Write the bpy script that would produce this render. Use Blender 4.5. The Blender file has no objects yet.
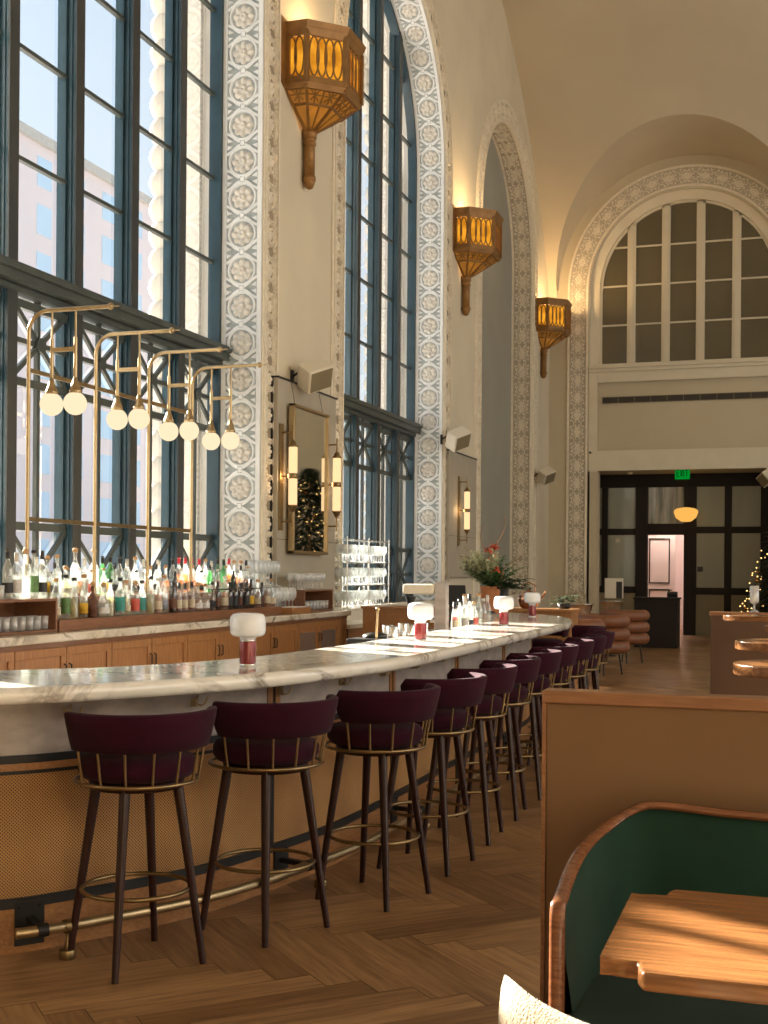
import bpy, bmesh, math, random
from math import sin, cos, pi, sqrt, radians, atan2
from mathutils import Vector, Matrix
random.seed(7)
scene = bpy.context.scene
COL = scene.collection

# ------------------------------------------------------------------ helpers
def tag(o, label=None, cat=None, group=None, kind=None):
    if label: o['label'] = label
    if cat: o['category'] = cat
    if group: o['group'] = group
    if kind: o['kind'] = kind
    return o

def thing(name, label, cat, loc=(0, 0, 0), rz=0.0, group=None):
    o = bpy.data.objects.new(name, None)
    o.empty_display_size = 0.1
    COL.objects.link(o)
    o.location = loc
    o.rotation_euler = (0, 0, rz)
    return tag(o, label, cat, group)

def shell(name):
    o = bpy.data.objects.new(name, None)
    COL.objects.link(o)
    o['kind'] = 'structure'
    return o

class MB:
    """collects geometry and links it as one mesh object"""
    def __init__(s):
        s.v = []; s.f = []; s.uv = {}; s.mi = []; s.sm = []; s.cur = 0; s.smooth = False; s.tone = []; s.curtone = 0.5
    def add(s, vs, fs, uvs=None):
        b = len(s.v)
        s.v.extend([tuple(p) for p in vs])
        for k, f in enumerate(fs):
            if uvs is not None: s.uv[len(s.f)] = uvs[k]
            s.f.append(tuple(b + i for i in f)); s.mi.append(s.cur); s.sm.append(s.smooth); s.tone.append(s.curtone)
        return s
    def box(s, x0, x1, y0, y1, z0, z1):
        vs = [(x, y, z) for z in (z0, z1) for y in (y0, y1) for x in (x0, x1)]
        return s.add(vs, [(0, 2, 3, 1), (4, 5, 7, 6), (0, 1, 5, 4), (2, 6, 7, 3), (0, 4, 6, 2), (1, 3, 7, 5)])
    def cbox(s, c, d, rot=None):
        vs = []
        for z in (-1, 1):
            for y in (-1, 1):
                for x in (-1, 1):
                    p = Vector((x * d[0] / 2, y * d[1] / 2, z * d[2] / 2))
                    if rot is not None: p = rot @ p
                    vs.append(Vector(c) + p)
        return s.add(vs, [(0, 2, 3, 1), (4, 5, 7, 6), (0, 1, 5, 4), (2, 6, 7, 3), (0, 4, 6, 2), (1, 3, 7, 5)])
    def bar(s, p0, p1, w, t, up=(0, 0, 1)):
        """rectangular bar from p0 to p1, w across, t along the 'up'-ish direction"""
        p0 = Vector(p0); p1 = Vector(p1); d = (p1 - p0).normalized()
        u = Vector(up); a = d.cross(u)
        if a.length < 1e-4: a = d.cross(Vector((1, 0, 0)))
        a.normalize(); b = a.cross(d).normalized()
        vs = [p + a * (sx * w / 2) + b * (sy * t / 2) for p in (p0, p1) for sy in (-1, 1) for sx in (-1, 1)]
        return s.add(vs, [(0, 2, 3, 1), (4, 5, 7, 6), (0, 1, 5, 4), (2, 6, 7, 3), (0, 4, 6, 2), (1, 3, 7, 5)])
    def tube(s, pts, r, n=10, closed=False, caps=True):
        pts = [Vector(p) for p in pts]; N = len(pts)
        rs = r if isinstance(r, (list, tuple)) else [r] * N
        sm = s.smooth; s.smooth = True
        prev = None; rings = []
        for i, p in enumerate(pts):
            if closed: d = (pts[(i + 1) % N] - pts[i - 1]).normalized()
            else: d = (pts[min(i + 1, N - 1)] - pts[max(i - 1, 0)]).normalized()
            if prev is None:
                a = d.cross(Vector((0, 0, 1)))
                if a.length < 1e-3: a = d.cross(Vector((1, 0, 0)))
            else:
                a = prev - d * prev.dot(d)
            a.normalize(); prev = a; b = d.cross(a)
            rings.append([p + a * (cos(2 * pi * k / n) * rs[i]) + b * (sin(2 * pi * k / n) * rs[i]) for k in range(n)])
        vs = [q for rg in rings for q in rg]; fs = []
        M = N if closed else N - 1
        for i in range(M):
            for k in range(n):
                k2 = (k + 1) % n; j = (i + 1) % N
                fs.append((i * n + k, i * n + k2, j * n + k2, j * n + k))
        s.add(vs, fs)
        if caps and not closed:
            s.smooth = False
            s.add(rings[0], [tuple(range(n))[::-1]]); s.add(rings[-1], [tuple(range(n))])
        s.smooth = sm
        return s
    def lathe(s, prof, n=24, c=(0, 0, 0), a0=0.0, sq=1.0):
        sm = s.smooth; s.smooth = True
        vs = []; N = len(prof)
        for r, z in prof:
            for k in range(n):
                a = a0 + 2 * pi * k / n
                vs.append((c[0] + r * cos(a) * sq, c[1] + r * sin(a), c[2] + z))
        fs = [(i * n + k, i * n + (k + 1) % n, (i + 1) * n + (k + 1) % n, (i + 1) * n + k) for i in range(N - 1) for k in range(n)]
        if prof[0][0] > 1e-5: fs.append(tuple(range(n))[::-1])
        if prof[-1][0] > 1e-5: fs.append(tuple((N - 1) * n + k for k in range(n)))
        s.add(vs, fs); s.smooth = sm
        return s
    def sphere(s, c, r, n=16, m=10, sc=(1, 1, 1)):
        sm = s.smooth; s.smooth = True
        vs = []
        for i in range(m + 1):
            t = pi * i / m
            for k in range(n):
                a = 2 * pi * k / n
                vs.append((c[0] + r * sin(t) * cos(a) * sc[0], c[1] + r * sin(t) * sin(a) * sc[1], c[2] - r * cos(t) * sc[2]))
        fs = [(i * n + k, i * n + (k + 1) % n, (i + 1) * n + (k + 1) % n, (i + 1) * n + k) for i in range(m) for k in range(n)]
        s.add(vs, fs); s.smooth = sm
        return s
    def prism(s, poly, z0, z1):
        n = len(poly)
        vs = [(x, y, z0) for x, y in poly] + [(x, y, z1) for x, y in poly]
        fs = [tuple(range(n))[::-1], tuple(range(n, 2 * n))] + [(i, (i + 1) % n, n + (i + 1) % n, n + i) for i in range(n)]
        return s.add(vs, fs)
    def grid(s, P, closed_u=False, smooth=True):
        """P[i][j] grid of points"""
        sm = s.smooth; s.smooth = smooth
        A = len(P); B = len(P[0]); vs = [q for row in P for q in row]
        fs = []
        for i in range(A - (0 if closed_u else 1)):
            for j in range(B - 1):
                i2 = (i + 1) % A
                fs.append((i * B + j, i2 * B + j, i2 * B + j + 1, i * B + j + 1))
        s.add(vs, fs); s.smooth = sm
        return s
    def build(s, name, mats, parent=None, world=False, bevel=0.0, seg=2, sub=0, loc=None):
        me = bpy.data.meshes.new(name)
        vs = s.v
        if world and parent is not None:
            L = parent.location
            vs = [(x - L.x, y - L.y, z - L.z) for x, y, z in vs]
        me.from_pydata(vs, [], s.f)
        if not isinstance(mats, (list, tuple)): mats = [mats]
        for m in mats: me.materials.append(m)
        for i, p in enumerate(me.polygons):
            p.material_index = s.mi[i]; p.use_smooth = s.sm[i]
        if s.uv:
            ul = me.uv_layers.new(name='UVMap')
            at = me.attributes.new('tone', 'FLOAT', 'FACE')
            for i, p in enumerate(me.polygons):
                at.data[i].value = s.tone[i]
                if i in s.uv:
                    for k, li in enumerate(p.loop_indices): ul.data[li].uv = s.uv[i][k]
        bm = bmesh.new(); bm.from_mesh(me)
        bmesh.ops.recalc_face_normals(bm, faces=bm.faces)
        bm.to_mesh(me); bm.free()
        me.update()
        o = bpy.data.objects.new(name, me); COL.objects.link(o)
        if parent is not None: o.parent = parent
        if loc: o.location = loc
        if bevel > 0:
            b = o.modifiers.new('bevel', 'BEVEL'); b.width = bevel; b.segments = seg; b.limit_method = 'ANGLE'; b.angle_limit = radians(40)
            b.harden_normals = False
        if sub:
            d = o.modifiers.new('sub', 'SUBSURF'); d.levels = sub; d.render_levels = sub
        return o

def copy_tree(o, parent=None):
    c = o.copy(); COL.objects.link(c); c.parent = parent
    for ch in list(o.children): copy_tree(ch, c)
    return c

def catmull(pts, n=8):
    out = []
    P = [Vector(p) for p in pts]
    P = [P[0] * 2 - P[1]] + P + [P[-1] * 2 - P[-2]]
    for i in range(1, len(P) - 2):
        for k in range(n):
            t = k / n
            out.append(0.5 * ((2 * P[i]) + (-P[i - 1] + P[i + 1]) * t + (2 * P[i - 1] - 5 * P[i] + 4 * P[i + 1] - P[i + 2]) * t * t + (-P[i - 1] + 3 * P[i] - 3 * P[i + 1] + P[i + 2]) * t ** 3))
    out.append(P[-2])
    return out

# ------------------------------------------------------------------ materials
def new_mat(name):
    m = bpy.data.materials.new(name); m.use_nodes = True
    nt = m.node_tree; nt.nodes.clear()
    out = nt.nodes.new('ShaderNodeOutputMaterial')
    return m, nt, out

def N(nt, t, **kw):
    n = nt.nodes.new(t)
    for k, v in kw.items():
        if k in n.inputs: n.inputs[k].default_value = v
        else: setattr(n, k, v)
    return n

def pbr(name, col, rough=0.5, metal=0.0, var=0.0, vscale=3.0, bump=0.0, bscale=60.0, stretch=(1, 1, 1), col2=None, coat=0.0, sheen=0.0, emis=None, estr=0.0, spec=0.5, detail=4.0):
    m, nt, out = new_mat(name)
    b = N(nt, 'ShaderNodeBsdfPrincipled', Roughness=rough, Metallic=metal)
    b.inputs['Base Color'].default_value = (*col, 1)
    b.inputs['Coat Weight'].default_value = coat
    b.inputs['Sheen Weight'].default_value = sheen
    b.inputs['Specular IOR Level'].default_value = spec
    if emis:
        b.inputs['Emission Color'].default_value = (*emis, 1); b.inputs['Emission Strength'].default_value = estr
    nt.links.new(b.outputs[0], out.inputs[0])
    tc = N(nt, 'ShaderNodeTexCoord'); mp = N(nt, 'ShaderNodeMapping'); mp.inputs['Scale'].default_value = stretch
    nt.links.new(tc.outputs['Object'], mp.inputs[0])
    if var > 0 or col2:
        no = N(nt, 'ShaderNodeTexNoise', Scale=vscale, Detail=detail)
        nt.links.new(mp.outputs[0], no.inputs['Vector'])
        r = N(nt, 'ShaderNodeValToRGB')
        c2 = col2 if col2 else tuple(max(0, c * (1 - var)) for c in col)
        r.color_ramp.elements[0].position = 0.35; r.color_ramp.elements[1].position = 0.68
        r.color_ramp.elements[0].color = (*c2, 1); r.color_ramp.elements[1].color = (*col, 1)
        nt.links.new(no.outputs['Fac'], r.inputs[0]); nt.links.new(r.outputs[0], b.inputs['Base Color'])
    if bump > 0:
        no2 = N(nt, 'ShaderNodeTexNoise', Scale=bscale, Detail=3.0)
        nt.links.new(mp.outputs[0], no2.inputs['Vector'])
        bp = N(nt, 'ShaderNodeBump', Strength=bump, Distance=0.01)
        nt.links.new(no2.outputs['Fac'], bp.inputs['Height']); nt.links.new(bp.outputs[0], b.inputs['Normal'])
    return m

def wood(name, c1, c2, axis=2, rough=0.38, scale=3.0, coat=0.15, bump=0.08):
    st = [14, 14, 14]; st[axis] = 0.9
    m, nt, out = new_mat(name)
    b = N(nt, 'ShaderNodeBsdfPrincipled', Roughness=rough); b.inputs['Coat Weight'].default_value = coat
    tc = N(nt, 'ShaderNodeTexCoord'); mp = N(nt, 'ShaderNodeMapping'); mp.inputs['Scale'].default_value = st
    no = N(nt, 'ShaderNodeTexNoise', Scale=scale * 2.2, Detail=8.0, Roughness=0.6, Distortion=0.35)
    r = N(nt, 'ShaderNodeValToRGB'); r.color_ramp.elements[0].position = 0.3; r.color_ramp.elements[1].position = 0.72
    r.color_ramp.elements[0].color = (*c2, 1); r.color_ramp.elements[1].color = (*c1, 1)
    bp = N(nt, 'ShaderNodeBump', Strength=bump, Distance=0.01)
    L = nt.links.new
    L(tc.outputs['Object'], mp.inputs[0]); L(mp.outputs[0], no.inputs['Vector']); L(no.outputs['Fac'], r.inputs[0]); L(r.outputs[0], b.inputs['Base Color'])
    L(no.outputs['Fac'], bp.inputs['Height']); L(bp.outputs[0], b.inputs['Normal']); L(b.outputs[0], out.inputs[0])
    return m

def glass(name, tint=(1, 1, 1), dens=0.0, gloss=0.12, haze=0.0, rough=0.03):
    """thin clear glass: tinted transparency under a fresnel reflection, with a little haze"""
    m, nt, out = new_mat(name); L = nt.links.new
    tr = N(nt, 'ShaderNodeBsdfTransparent'); tr.inputs[0].default_value = (*tint, 1)
    gl = N(nt, 'ShaderNodeBsdfGlossy', Roughness=rough); gl.inputs[0].default_value = (1, 1, 1, 1)
    lw = N(nt, 'ShaderNodeLayerWeight', Blend=0.35)
    ma = N(nt, 'ShaderNodeMath', operation='MULTIPLY_ADD'); ma.inputs[1].default_value = 0.6; ma.inputs[2].default_value = gloss * 0.3
    mx = N(nt, 'ShaderNodeMixShader')
    L(lw.outputs['Facing'], ma.inputs[0]); L(ma.outputs[0], mx.inputs[0]); L(tr.outputs[0], mx.inputs[1]); L(gl.outputs[0], mx.inputs[2])
    last = mx
    if haze > 0:
        df = N(nt, 'ShaderNodeBsdfTranslucent'); df.inputs[0].default_value = (*[0.5 + 0.5 * t for t in tint], 1)
        d2 = N(nt, 'ShaderNodeBsdfDiffuse'); d2.inputs[0].default_value = (*[0.4 + 0.6 * t for t in tint], 1)
        ad = N(nt, 'ShaderNodeMixShader'); ad.inputs[0].default_value = 0.5
        L(df.outputs[0], ad.inputs[1]); L(d2.outputs[0], ad.inputs[2])
        m2 = N(nt, 'ShaderNodeMixShader'); m2.inputs[0].default_value = haze
        L(mx.outputs[0], m2.inputs[1]); L(ad.outputs[0], m2.inputs[2]); last = m2
    L(last.outputs[0], out.inputs[0])
    return m

def emit(name, col, strength):
    m, nt, out = new_mat(name)
    e = N(nt, 'ShaderNodeEmission', Strength=strength); e.inputs[0].default_value = (*col, 1)
    nt.links.new(e.outputs[0], out.inputs[0]); return m

def marble(name, base, vein, scale=1.0, rough=0.16, amount=0.5):
    m, nt, out = new_mat(name); L = nt.links.new
    b = N(nt, 'ShaderNodeBsdfPrincipled', Roughness=rough); b.inputs['Coat Weight'].default_value = 0.3
    tc = N(nt, 'ShaderNodeTexCoord'); mp = N(nt, 'ShaderNodeMapping'); mp.inputs['Scale'].default_value = (1, 0.8, 1.3); mp.inputs['Rotation'].default_value = (0.2, 0.1, 0.6)
    n1 = N(nt, 'ShaderNodeTexNoise', Scale=1.7 * scale, Detail=8.0, Roughness=0.6, Distortion=1.4)
    ab = N(nt, 'ShaderNodeMath', operation='SUBTRACT'); ab.inputs[1].default_value = 0.5
    ab2 = N(nt, 'ShaderNodeMath', operation='ABSOLUTE')
    r = N(nt, 'ShaderNodeValToRGB'); e = r.color_ramp.elements
    e[0].position = 0.0; e[0].color = (*vein, 1); e[1].position = 0.045; e[1].color = (*base, 1)
    n2 = N(nt, 'ShaderNodeTexNoise', Scale=2.6 * scale, Detail=5.0)
    r2 = N(nt, 'ShaderNodeValToRGB'); r2.color_ramp.elements[0].position = 0.42; r2.color_ramp.elements[1].position = 0.62
    mx = N(nt, 'ShaderNodeMixRGB'); mx.inputs[1].default_value = (*base, 1)
    n3 = N(nt, 'ShaderNodeTexNoise', Scale=4.0 * scale, Detail=6.0)
    r3 = N(nt, 'ShaderNodeValToRGB'); r3.color_ramp.elements[0].position = 0.35; r3.color_ramp.elements[1].position = 0.7
    r3.color_ramp.elements[0].color = (0.80, 0.74, 0.62, 1); r3.color_ramp.elements[1].color = (1, 1, 1, 1)
    mu = N(nt, 'ShaderNodeMixRGB', blend_type='MULTIPLY'); mu.inputs[0].default_value = amount
    L(tc.outputs['Object'], mp.inputs[0])
    for n in (n1, n2, n3): L(mp.outputs[0], n.inputs['Vector'])
    L(n1.outputs['Fac'], ab.inputs[0]); L(ab.outputs[0], ab2.inputs[0]); L(ab2.outputs[0], r.inputs[0])
    L(n2.outputs['Fac'], r2.inputs[0]); L(r2.outputs[0], mx.inputs[0]); L(r.outputs[0], mx.inputs[2])
    L(n3.outputs['Fac'], r3.inputs[0]); L(mx.outputs[0], mu.inputs[1]); L(r3.outputs[0], mu.inputs[2])
    L(mu.outputs[0], b.inputs['Base Color']); L(b.outputs[0], out.inputs[0])
    return m

def cane_mat():
    m, nt, out = new_mat('woven cane'); L = nt.links.new
    b = N(nt, 'ShaderNodeBsdfPrincipled', Roughness=0.55)
    tc = N(nt, 'ShaderNodeTexCoord'); sp = N(nt, 'ShaderNodeSeparateXYZ'); L(tc.outputs['UV'], sp.inputs[0])
    P = 0.0135
    def wave(src, off=0.0):
        a = N(nt, 'ShaderNodeMath', operation='MULTIPLY_ADD'); a.inputs[1].default_value = 2 * pi / P; a.inputs[2].default_value = off
        L(src, a.inputs[0]); c = N(nt, 'ShaderNodeMath', operation='COSINE'); L(a.outputs[0], c.inputs[0]); return c.outputs[0]
    u = wave(sp.outputs[0]); v = wave(sp.outputs[1])
    mn = N(nt, 'ShaderNodeMath', operation='MULTIPLY'); L(u, mn.inputs[0]); L(v, mn.inputs[1])
    r = N(nt, 'ShaderNodeValToRGB'); e = r.color_ramp.elements
    e[0].position = 0.12; e[0].color = (0.54, 0.29, 0.095, 1); e[1].position = 0.42; e[1].color = (0.08, 0.03, 0.009, 1)
    L(mn.outputs[0], r.inputs[0])
    no = N(nt, 'ShaderNodeTexNoise', Scale=3.0, Detail=3.0); L(tc.outputs['Object'], no.inputs['Vector'])
    mu = N(nt, 'ShaderNodeMixRGB', blend_type='MULTIPLY'); mu.inputs[0].default_value = 0.5
    r2 = N(nt, 'ShaderNodeValToRGB'); r2.color_ramp.elements[0].color = (0.45, 0.38, 0.3, 1); r2.color_ramp.elements[0].position = 0.3; r2.color_ramp.elements[1].position = 0.65
    L(no.outputs['Fac'], r2.inputs[0]); L(r.outputs[0], mu.inputs[1]); L(r2.outputs[0], mu.inputs[2]); L(mu.outputs[0], b.inputs['Base Color'])
    bp = N(nt, 'ShaderNodeBump', Strength=0.4, Distance=0.002, invert=True); L(mn.outputs[0], bp.inputs['Height']); L(bp.outputs[0], b.inputs['Normal'])
    L(b.outputs[0], out.inputs[0]); return m

def plank_mat():
    m, nt, out = new_mat('oak herringbone'); L = nt.links.new
    b = N(nt, 'ShaderNodeBsdfPrincipled', Roughness=0.36); b.inputs['Coat Weight'].default_value = 0.12; b.inputs['Coat Roughness'].default_value = 0.25
    tc = N(nt, 'ShaderNodeTexCoord'); at = N(nt, 'ShaderNodeAttribute', attribute_name='tone')
    mp = N(nt, 'ShaderNodeMapping'); mp.inputs['Scale'].default_value = (1.6, 22, 1)
    cb = N(nt, 'ShaderNodeCombineXYZ'); L(at.outputs['Fac'], cb.inputs[2])
    ad = N(nt, 'ShaderNodeVectorMath', operation='MULTIPLY_ADD'); ad.inputs[1].default_value = (1, 1, 1)
    sc = N(nt, 'ShaderNodeVectorMath', operation='SCALE'); sc.inputs['Scale'].default_value = 40.0
    L(cb.outputs[0], sc.inputs[0]); L(tc.outputs['UV'], mp.inputs[0]); L(mp.outputs[0], ad.inputs[0]); L(sc.outputs[0], ad.inputs[2])
    no = N(nt, 'ShaderNodeTexNoise', Scale=2.0, Detail=6.0, Roughness=0.6); L(ad.outputs[0], no.inputs['Vector'])
    r = N(nt, 'ShaderNodeValToRGB'); e = r.color_ramp.elements
    e[0].position = 0.3; e[0].color = (0.22, 0.11, 0.045, 1); e[1].position = 0.75; e[1].color = (0.52, 0.31, 0.14, 1)
    L(no.outputs['Fac'], r.inputs[0])
    r2 = N(nt, 'ShaderNodeValToRGB'); r2.color_ramp.elements[0].color = (0.48, 0.42, 0.36, 1); r2.color_ramp.elements[1].color = (1.0, 1.0, 1.0, 1)
    L(at.outputs['Fac'], r2.inputs[0])
    mu = N(nt, 'ShaderNodeMixRGB', blend_type='MULTIPLY'); mu.inputs[0].default_value = 1.0
    L(r.outputs[0], mu.inputs[1]); L(r2.outputs[0], mu.inputs[2]); L(mu.outputs[0], b.inputs['Base Color'])
    bp = N(nt, 'ShaderNodeBump', Strength=0.12, Distance=0.004); L(no.outputs['Fac'], bp.inputs['Height']); L(bp.outputs[0], b.inputs['Normal'])
    L(b.outputs[0], out.inputs[0]); return m

M = {}
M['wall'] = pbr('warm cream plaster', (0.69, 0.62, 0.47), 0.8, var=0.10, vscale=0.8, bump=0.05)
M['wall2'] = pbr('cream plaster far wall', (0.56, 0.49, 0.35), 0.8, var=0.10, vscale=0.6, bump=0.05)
M['trim'] = pbr('cream painted moulding', (0.68, 0.62, 0.48), 0.6, var=0.05)
M['ceil'] = pbr('ceiling plaster', (0.56, 0.49, 0.36), 0.85, var=0.14, vscale=0.35)
M['orn_white'] = pbr('white carved plaster', (0.80, 0.83, 0.84), 0.6, var=0.08, vscale=6)
M['orn_gold'] = pbr('rosette cream plaster', (0.76, 0.74, 0.68), 0.6, var=0.25, vscale=22)
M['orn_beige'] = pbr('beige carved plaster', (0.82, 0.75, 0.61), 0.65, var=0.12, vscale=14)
M['orn_dark'] = pbr('carved ground recess shade', (0.36, 0.30, 0.21), 0.8, var=0.2, vscale=12)  # darker than the relief: shade of the recesses put into the colour
M['orn_mid'] = pbr('carved ground pale recess shade', (0.54, 0.48, 0.37), 0.8, var=0.15, vscale=12)  # paler version of the painted recess shade
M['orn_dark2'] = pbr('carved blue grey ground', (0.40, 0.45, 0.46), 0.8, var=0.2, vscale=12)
M['frame'] = pbr('blue green painted steel', (0.017, 0.048, 0.068), 0.35, var=0.25, vscale=4)
M['frame_shade'] = pbr('dark backlit shade strip', (0.032, 0.036, 0.035), 0.45, var=0.2, vscale=5)  # backlit shade put into the colour of the mullion fronts
M['frame2'] = pbr('weathered green bronze', (0.055, 0.068, 0.062), 0.4, var=0.25, vscale=5)
M['pane'] = glass('window glass', (0.97, 0.985, 0.99), gloss=0.08)
M['stone'] = pbr('pale limestone', (0.60, 0.57, 0.51), 0.85, var=0.12, vscale=2.5, bump=0.1)
M['greyblue'] = pbr('grey painted panel', (0.34, 0.34, 0.29), 0.5, var=0.08, vscale=1.5)
M['bronze'] = pbr('painted bronze lantern metal', (0.30, 0.15, 0.042), 0.42, metal=0.35, var=0.25, vscale=8)
M['brass'] = pbr('brushed brass', (0.48, 0.36, 0.20), 0.33, metal=0.9, var=0.1, vscale=20)
M['brass_dark'] = pbr('aged brass', (0.30, 0.21, 0.10), 0.35, metal=0.9, var=0.2, vscale=20)
M['amber'] = None
M['globe'] = emit('glowing opal globe', (1.0, 0.80, 0.52), 1.1)
M['tube'] = emit('glowing opal tube', (1.0, 0.66, 0.33), 1.3)
M['opal'] = pbr('white opal glass', (0.80, 0.82, 0.84), 0.22, coat=0.3)
M['redmetal'] = pbr('oxblood lacquer', (0.22, 0.02, 0.022), 0.22, coat=0.5, metal=0.2)
M['chrome'] = pbr('polished steel', (0.75, 0.74, 0.72), 0.18, metal=1.0)
M['steel'] = pbr('brushed steel', (0.55, 0.54, 0.52), 0.32, metal=0.9, var=0.1, vscale=10)
M['darksteel'] = pbr('blackened steel', (0.03, 0.03, 0.03), 0.45, metal=0.6, spec=0.4)
M['black'] = pbr('black plastic', (0.012, 0.012, 0.013), 0.4)
M['marble'] = marble('white marble top', (0.82, 0.80, 0.75), (0.20, 0.16, 0.12), 0.9, 0.14)
M['marble2'] = marble('veined marble', (0.70, 0.65, 0.55), (0.15, 0.12, 0.09), 1.1, 0.2, 0.8)
M['zinc'] = pbr('patinated zinc panel', (0.47, 0.42, 0.38), 0.4, metal=0.1, var=0.3, vscale=7, stretch=(1, 1, 2))
M['cane'] = cane_mat()
M['oak'] = wood('warm oak cabinet', (0.44, 0.21, 0.075), (0.24, 0.10, 0.032), 2)
M['oak_h'] = wood('warm oak horizontal', (0.42, 0.20, 0.07), (0.23, 0.095, 0.03), 1)
M['oak_x'] = wood('walnut table wood', (0.34, 0.15, 0.052), (0.145, 0.058, 0.019), 0, rough=0.24, coat=0.4, scale=2.2)
M['baroak'] = wood('bar base oak', (0.42, 0.20, 0.06), (0.24, 0.10, 0.03), 1, rough=0.5)
M['redwood'] = wood('reddish walnut', (0.27, 0.12, 0.055), (0.14, 0.055, 0.025), 1)
M['stoolwood'] = pbr('dark stained walnut', (0.030, 0.008, 0.006), 0.33, var=0.3, vscale=20, stretch=(8, 8, 1), coat=0.1, spec=.35)
M['velvet'] = pbr('aubergine velvet', (0.030, 0.0025, 0.011), 0.9, sheen=0.04, spec=.15, var=0.2, vscale=9)
M['green'] = pbr('green velvet', (0.011, 0.042, 0.028), 0.85, sheen=0.08, spec=.2, var=0.35, vscale=5)
M['trimwood'] = wood('walnut bench trim', (0.28, 0.11, 0.045), (0.12, 0.042, 0.018), 0, rough=0.25, coat=0.4)
M['tan'] = pbr('tan laminate partition', (0.19, 0.102, 0.043), 0.55, var=0.06, vscale=2)
M['tandark'] = pbr('brown partition', (0.11, 0.06, 0.032), 0.6, var=0.08, vscale=2)
M['cap'] = wood('partition cap', (0.33, 0.16, 0.075), (0.22, 0.10, 0.045), 0, rough=0.35)
M['cream_uph'] = pbr('cream boucle', (0.50, 0.41, 0.28), 0.9, bump=0.5, bscale=240, var=0.1, vscale=30, sheen=0.2)
M['orange_uph'] = pbr('burnt orange leather', (0.20, 0.072, 0.026), 0.5, var=0.15, vscale=6)
M['dkframe'] = pbr('near black joinery', (0.012, 0.007, 0.005), 0.55, spec=.25)
M['frost'] = pbr('curtained glass', (0.27, 0.27, 0.20), 0.25, var=0.10, vscale=1.2, stretch=(3, 3, 0.3), coat=0.3)
M['curtain'] = pbr('pale curtain behind fanlight', (0.42, 0.40, 0.34), 0.3, var=0.6, vscale=2.2, stretch=(5, 5, 0.4), coat=0.3)
M['fan_pane'] = pbr('dark fanlight glass', (0.125, 0.105, 0.06), 0.25, var=0.15, vscale=0.8, coat=0.2)
M['olive'] = pbr('olive dado paint', (0.20, 0.165, 0.095), 0.6)
M['vent'] = pbr('dark grille', (0.035, 0.028, 0.02), 0.6)
M['white'] = pbr('white painted box', (0.66, 0.60, 0.48), 0.5)
M['panel'] = pbr('taupe fabric panel', (0.40, 0.36, 0.28), 0.8, var=0.08, vscale=3, bump=0.1, bscale=300)
M['mirror'] = pbr('mirror glass', (0.80, 0.80, 0.76), 0.02, metal=1.0)
M['leaf'] = pbr('green foliage', (0.10, 0.22, 0.055), 0.5, var=0.5, vscale=15)
M['leaf_pale'] = pbr('pale foliage', (0.70, 0.72, 0.46), 0.6, var=0.3, vscale=15)
M['leaf_dark'] = pbr('dark leaves', (0.035, 0.07, 0.025), 0.45, var=0.4, vscale=15)
M['flower'] = pbr('coral petals', (0.60, 0.10, 0.045), 0.5, var=0.3, vscale=30)
M['terra'] = pbr('terracotta', (0.50, 0.19, 0.075), 0.6, var=0.15, vscale=8)
M['copper'] = pbr('copper', (0.55, 0.30, 0.18), 0.25, metal=1.0)
M['twig'] = pbr('bare twig', (0.36, 0.22, 0.12), 0.7)
M['tree'] = pbr('fir needles', (0.022, 0.045, 0.018), 0.7, var=0.5, vscale=10)
M['fairy'] = emit('warm fairy light', (1.0, 0.62, 0.2), 4.0)
M['bauble'] = pbr('gold bauble', (0.6, 0.3, 0.08), 0.2, metal=1.0)
M['exit_g'] = emit('green exit glow', (0.0, 0.55, 0.05), 0.45)
M['exit_l'] = emit('exit lettering', (0.01, 0.05, 0.01), 0.2)
M['schoolshade'] = emit('glowing amber shade', (1.0, 0.50, 0.10), 1.0)
M['brick'] = None
M['clear'] = glass('clear bottle glass', (0.90, 0.94, 0.92), gloss=0.2, haze=0.13)
M['stem'] = glass('wine glass crystal', (0.95, 0.97, 0.97), gloss=0.35, haze=0.32)
M['shelfglass'] = glass('shelf glass', (0.93, 0.97, 0.96), gloss=0.2, haze=0.08)
M['greenglass'] = glass('green bottle glass', (0.12, 0.55, 0.16), gloss=0.2, haze=0.2)
M['darkglass'] = glass('dark bottle glass', (0.10, 0.06, 0.03), gloss=0.2, haze=0.05)
M['amber_l'] = glass('amber spirit', (0.80, 0.33, 0.05), gloss=0.15, haze=0.3)
M['red_l'] = glass('red spirit', (0.65, 0.06, 0.03), gloss=0.15, haze=0.3)
M['straw_l'] = glass('straw spirit', (0.88, 0.84, 0.50), gloss=0.15, haze=0.2)
M['orange_l'] = glass('orange spirit', (0.95, 0.38, 0.04), gloss=0.15, haze=0.4)
M['clear_l'] = glass('clear spirit', (0.90, 0.93, 0.90), gloss=0.15, haze=0.1)
M['cork'] = pbr('cork', (0.42, 0.25, 0.12), 0.8)
M['redcap'] = pbr('red foil', (0.62, 0.01, 0.035), 0.35)
M['whitecap'] = pbr('pale cap', (0.6, 0.57, 0.5), 0.4)
for nm, c in dict(cream=(0.62, 0.54, 0.38), blacklab=(0.03, 0.03, 0.035), tealab=(0.04, 0.30, 0.26), pinklab=(0.62, 0.10, 0.07), yellowlab=(0.75, 0.45, 0.03), brownlab=(0.13, 0.045, 0.02), bluelab=(0.30, 0.33, 0.42), whitelab=(0.72, 0.71, 0.68)).items():
    M[nm] = pbr(nm + ' label paper', c, 0.6, var=0.35, vscale=45)

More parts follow.
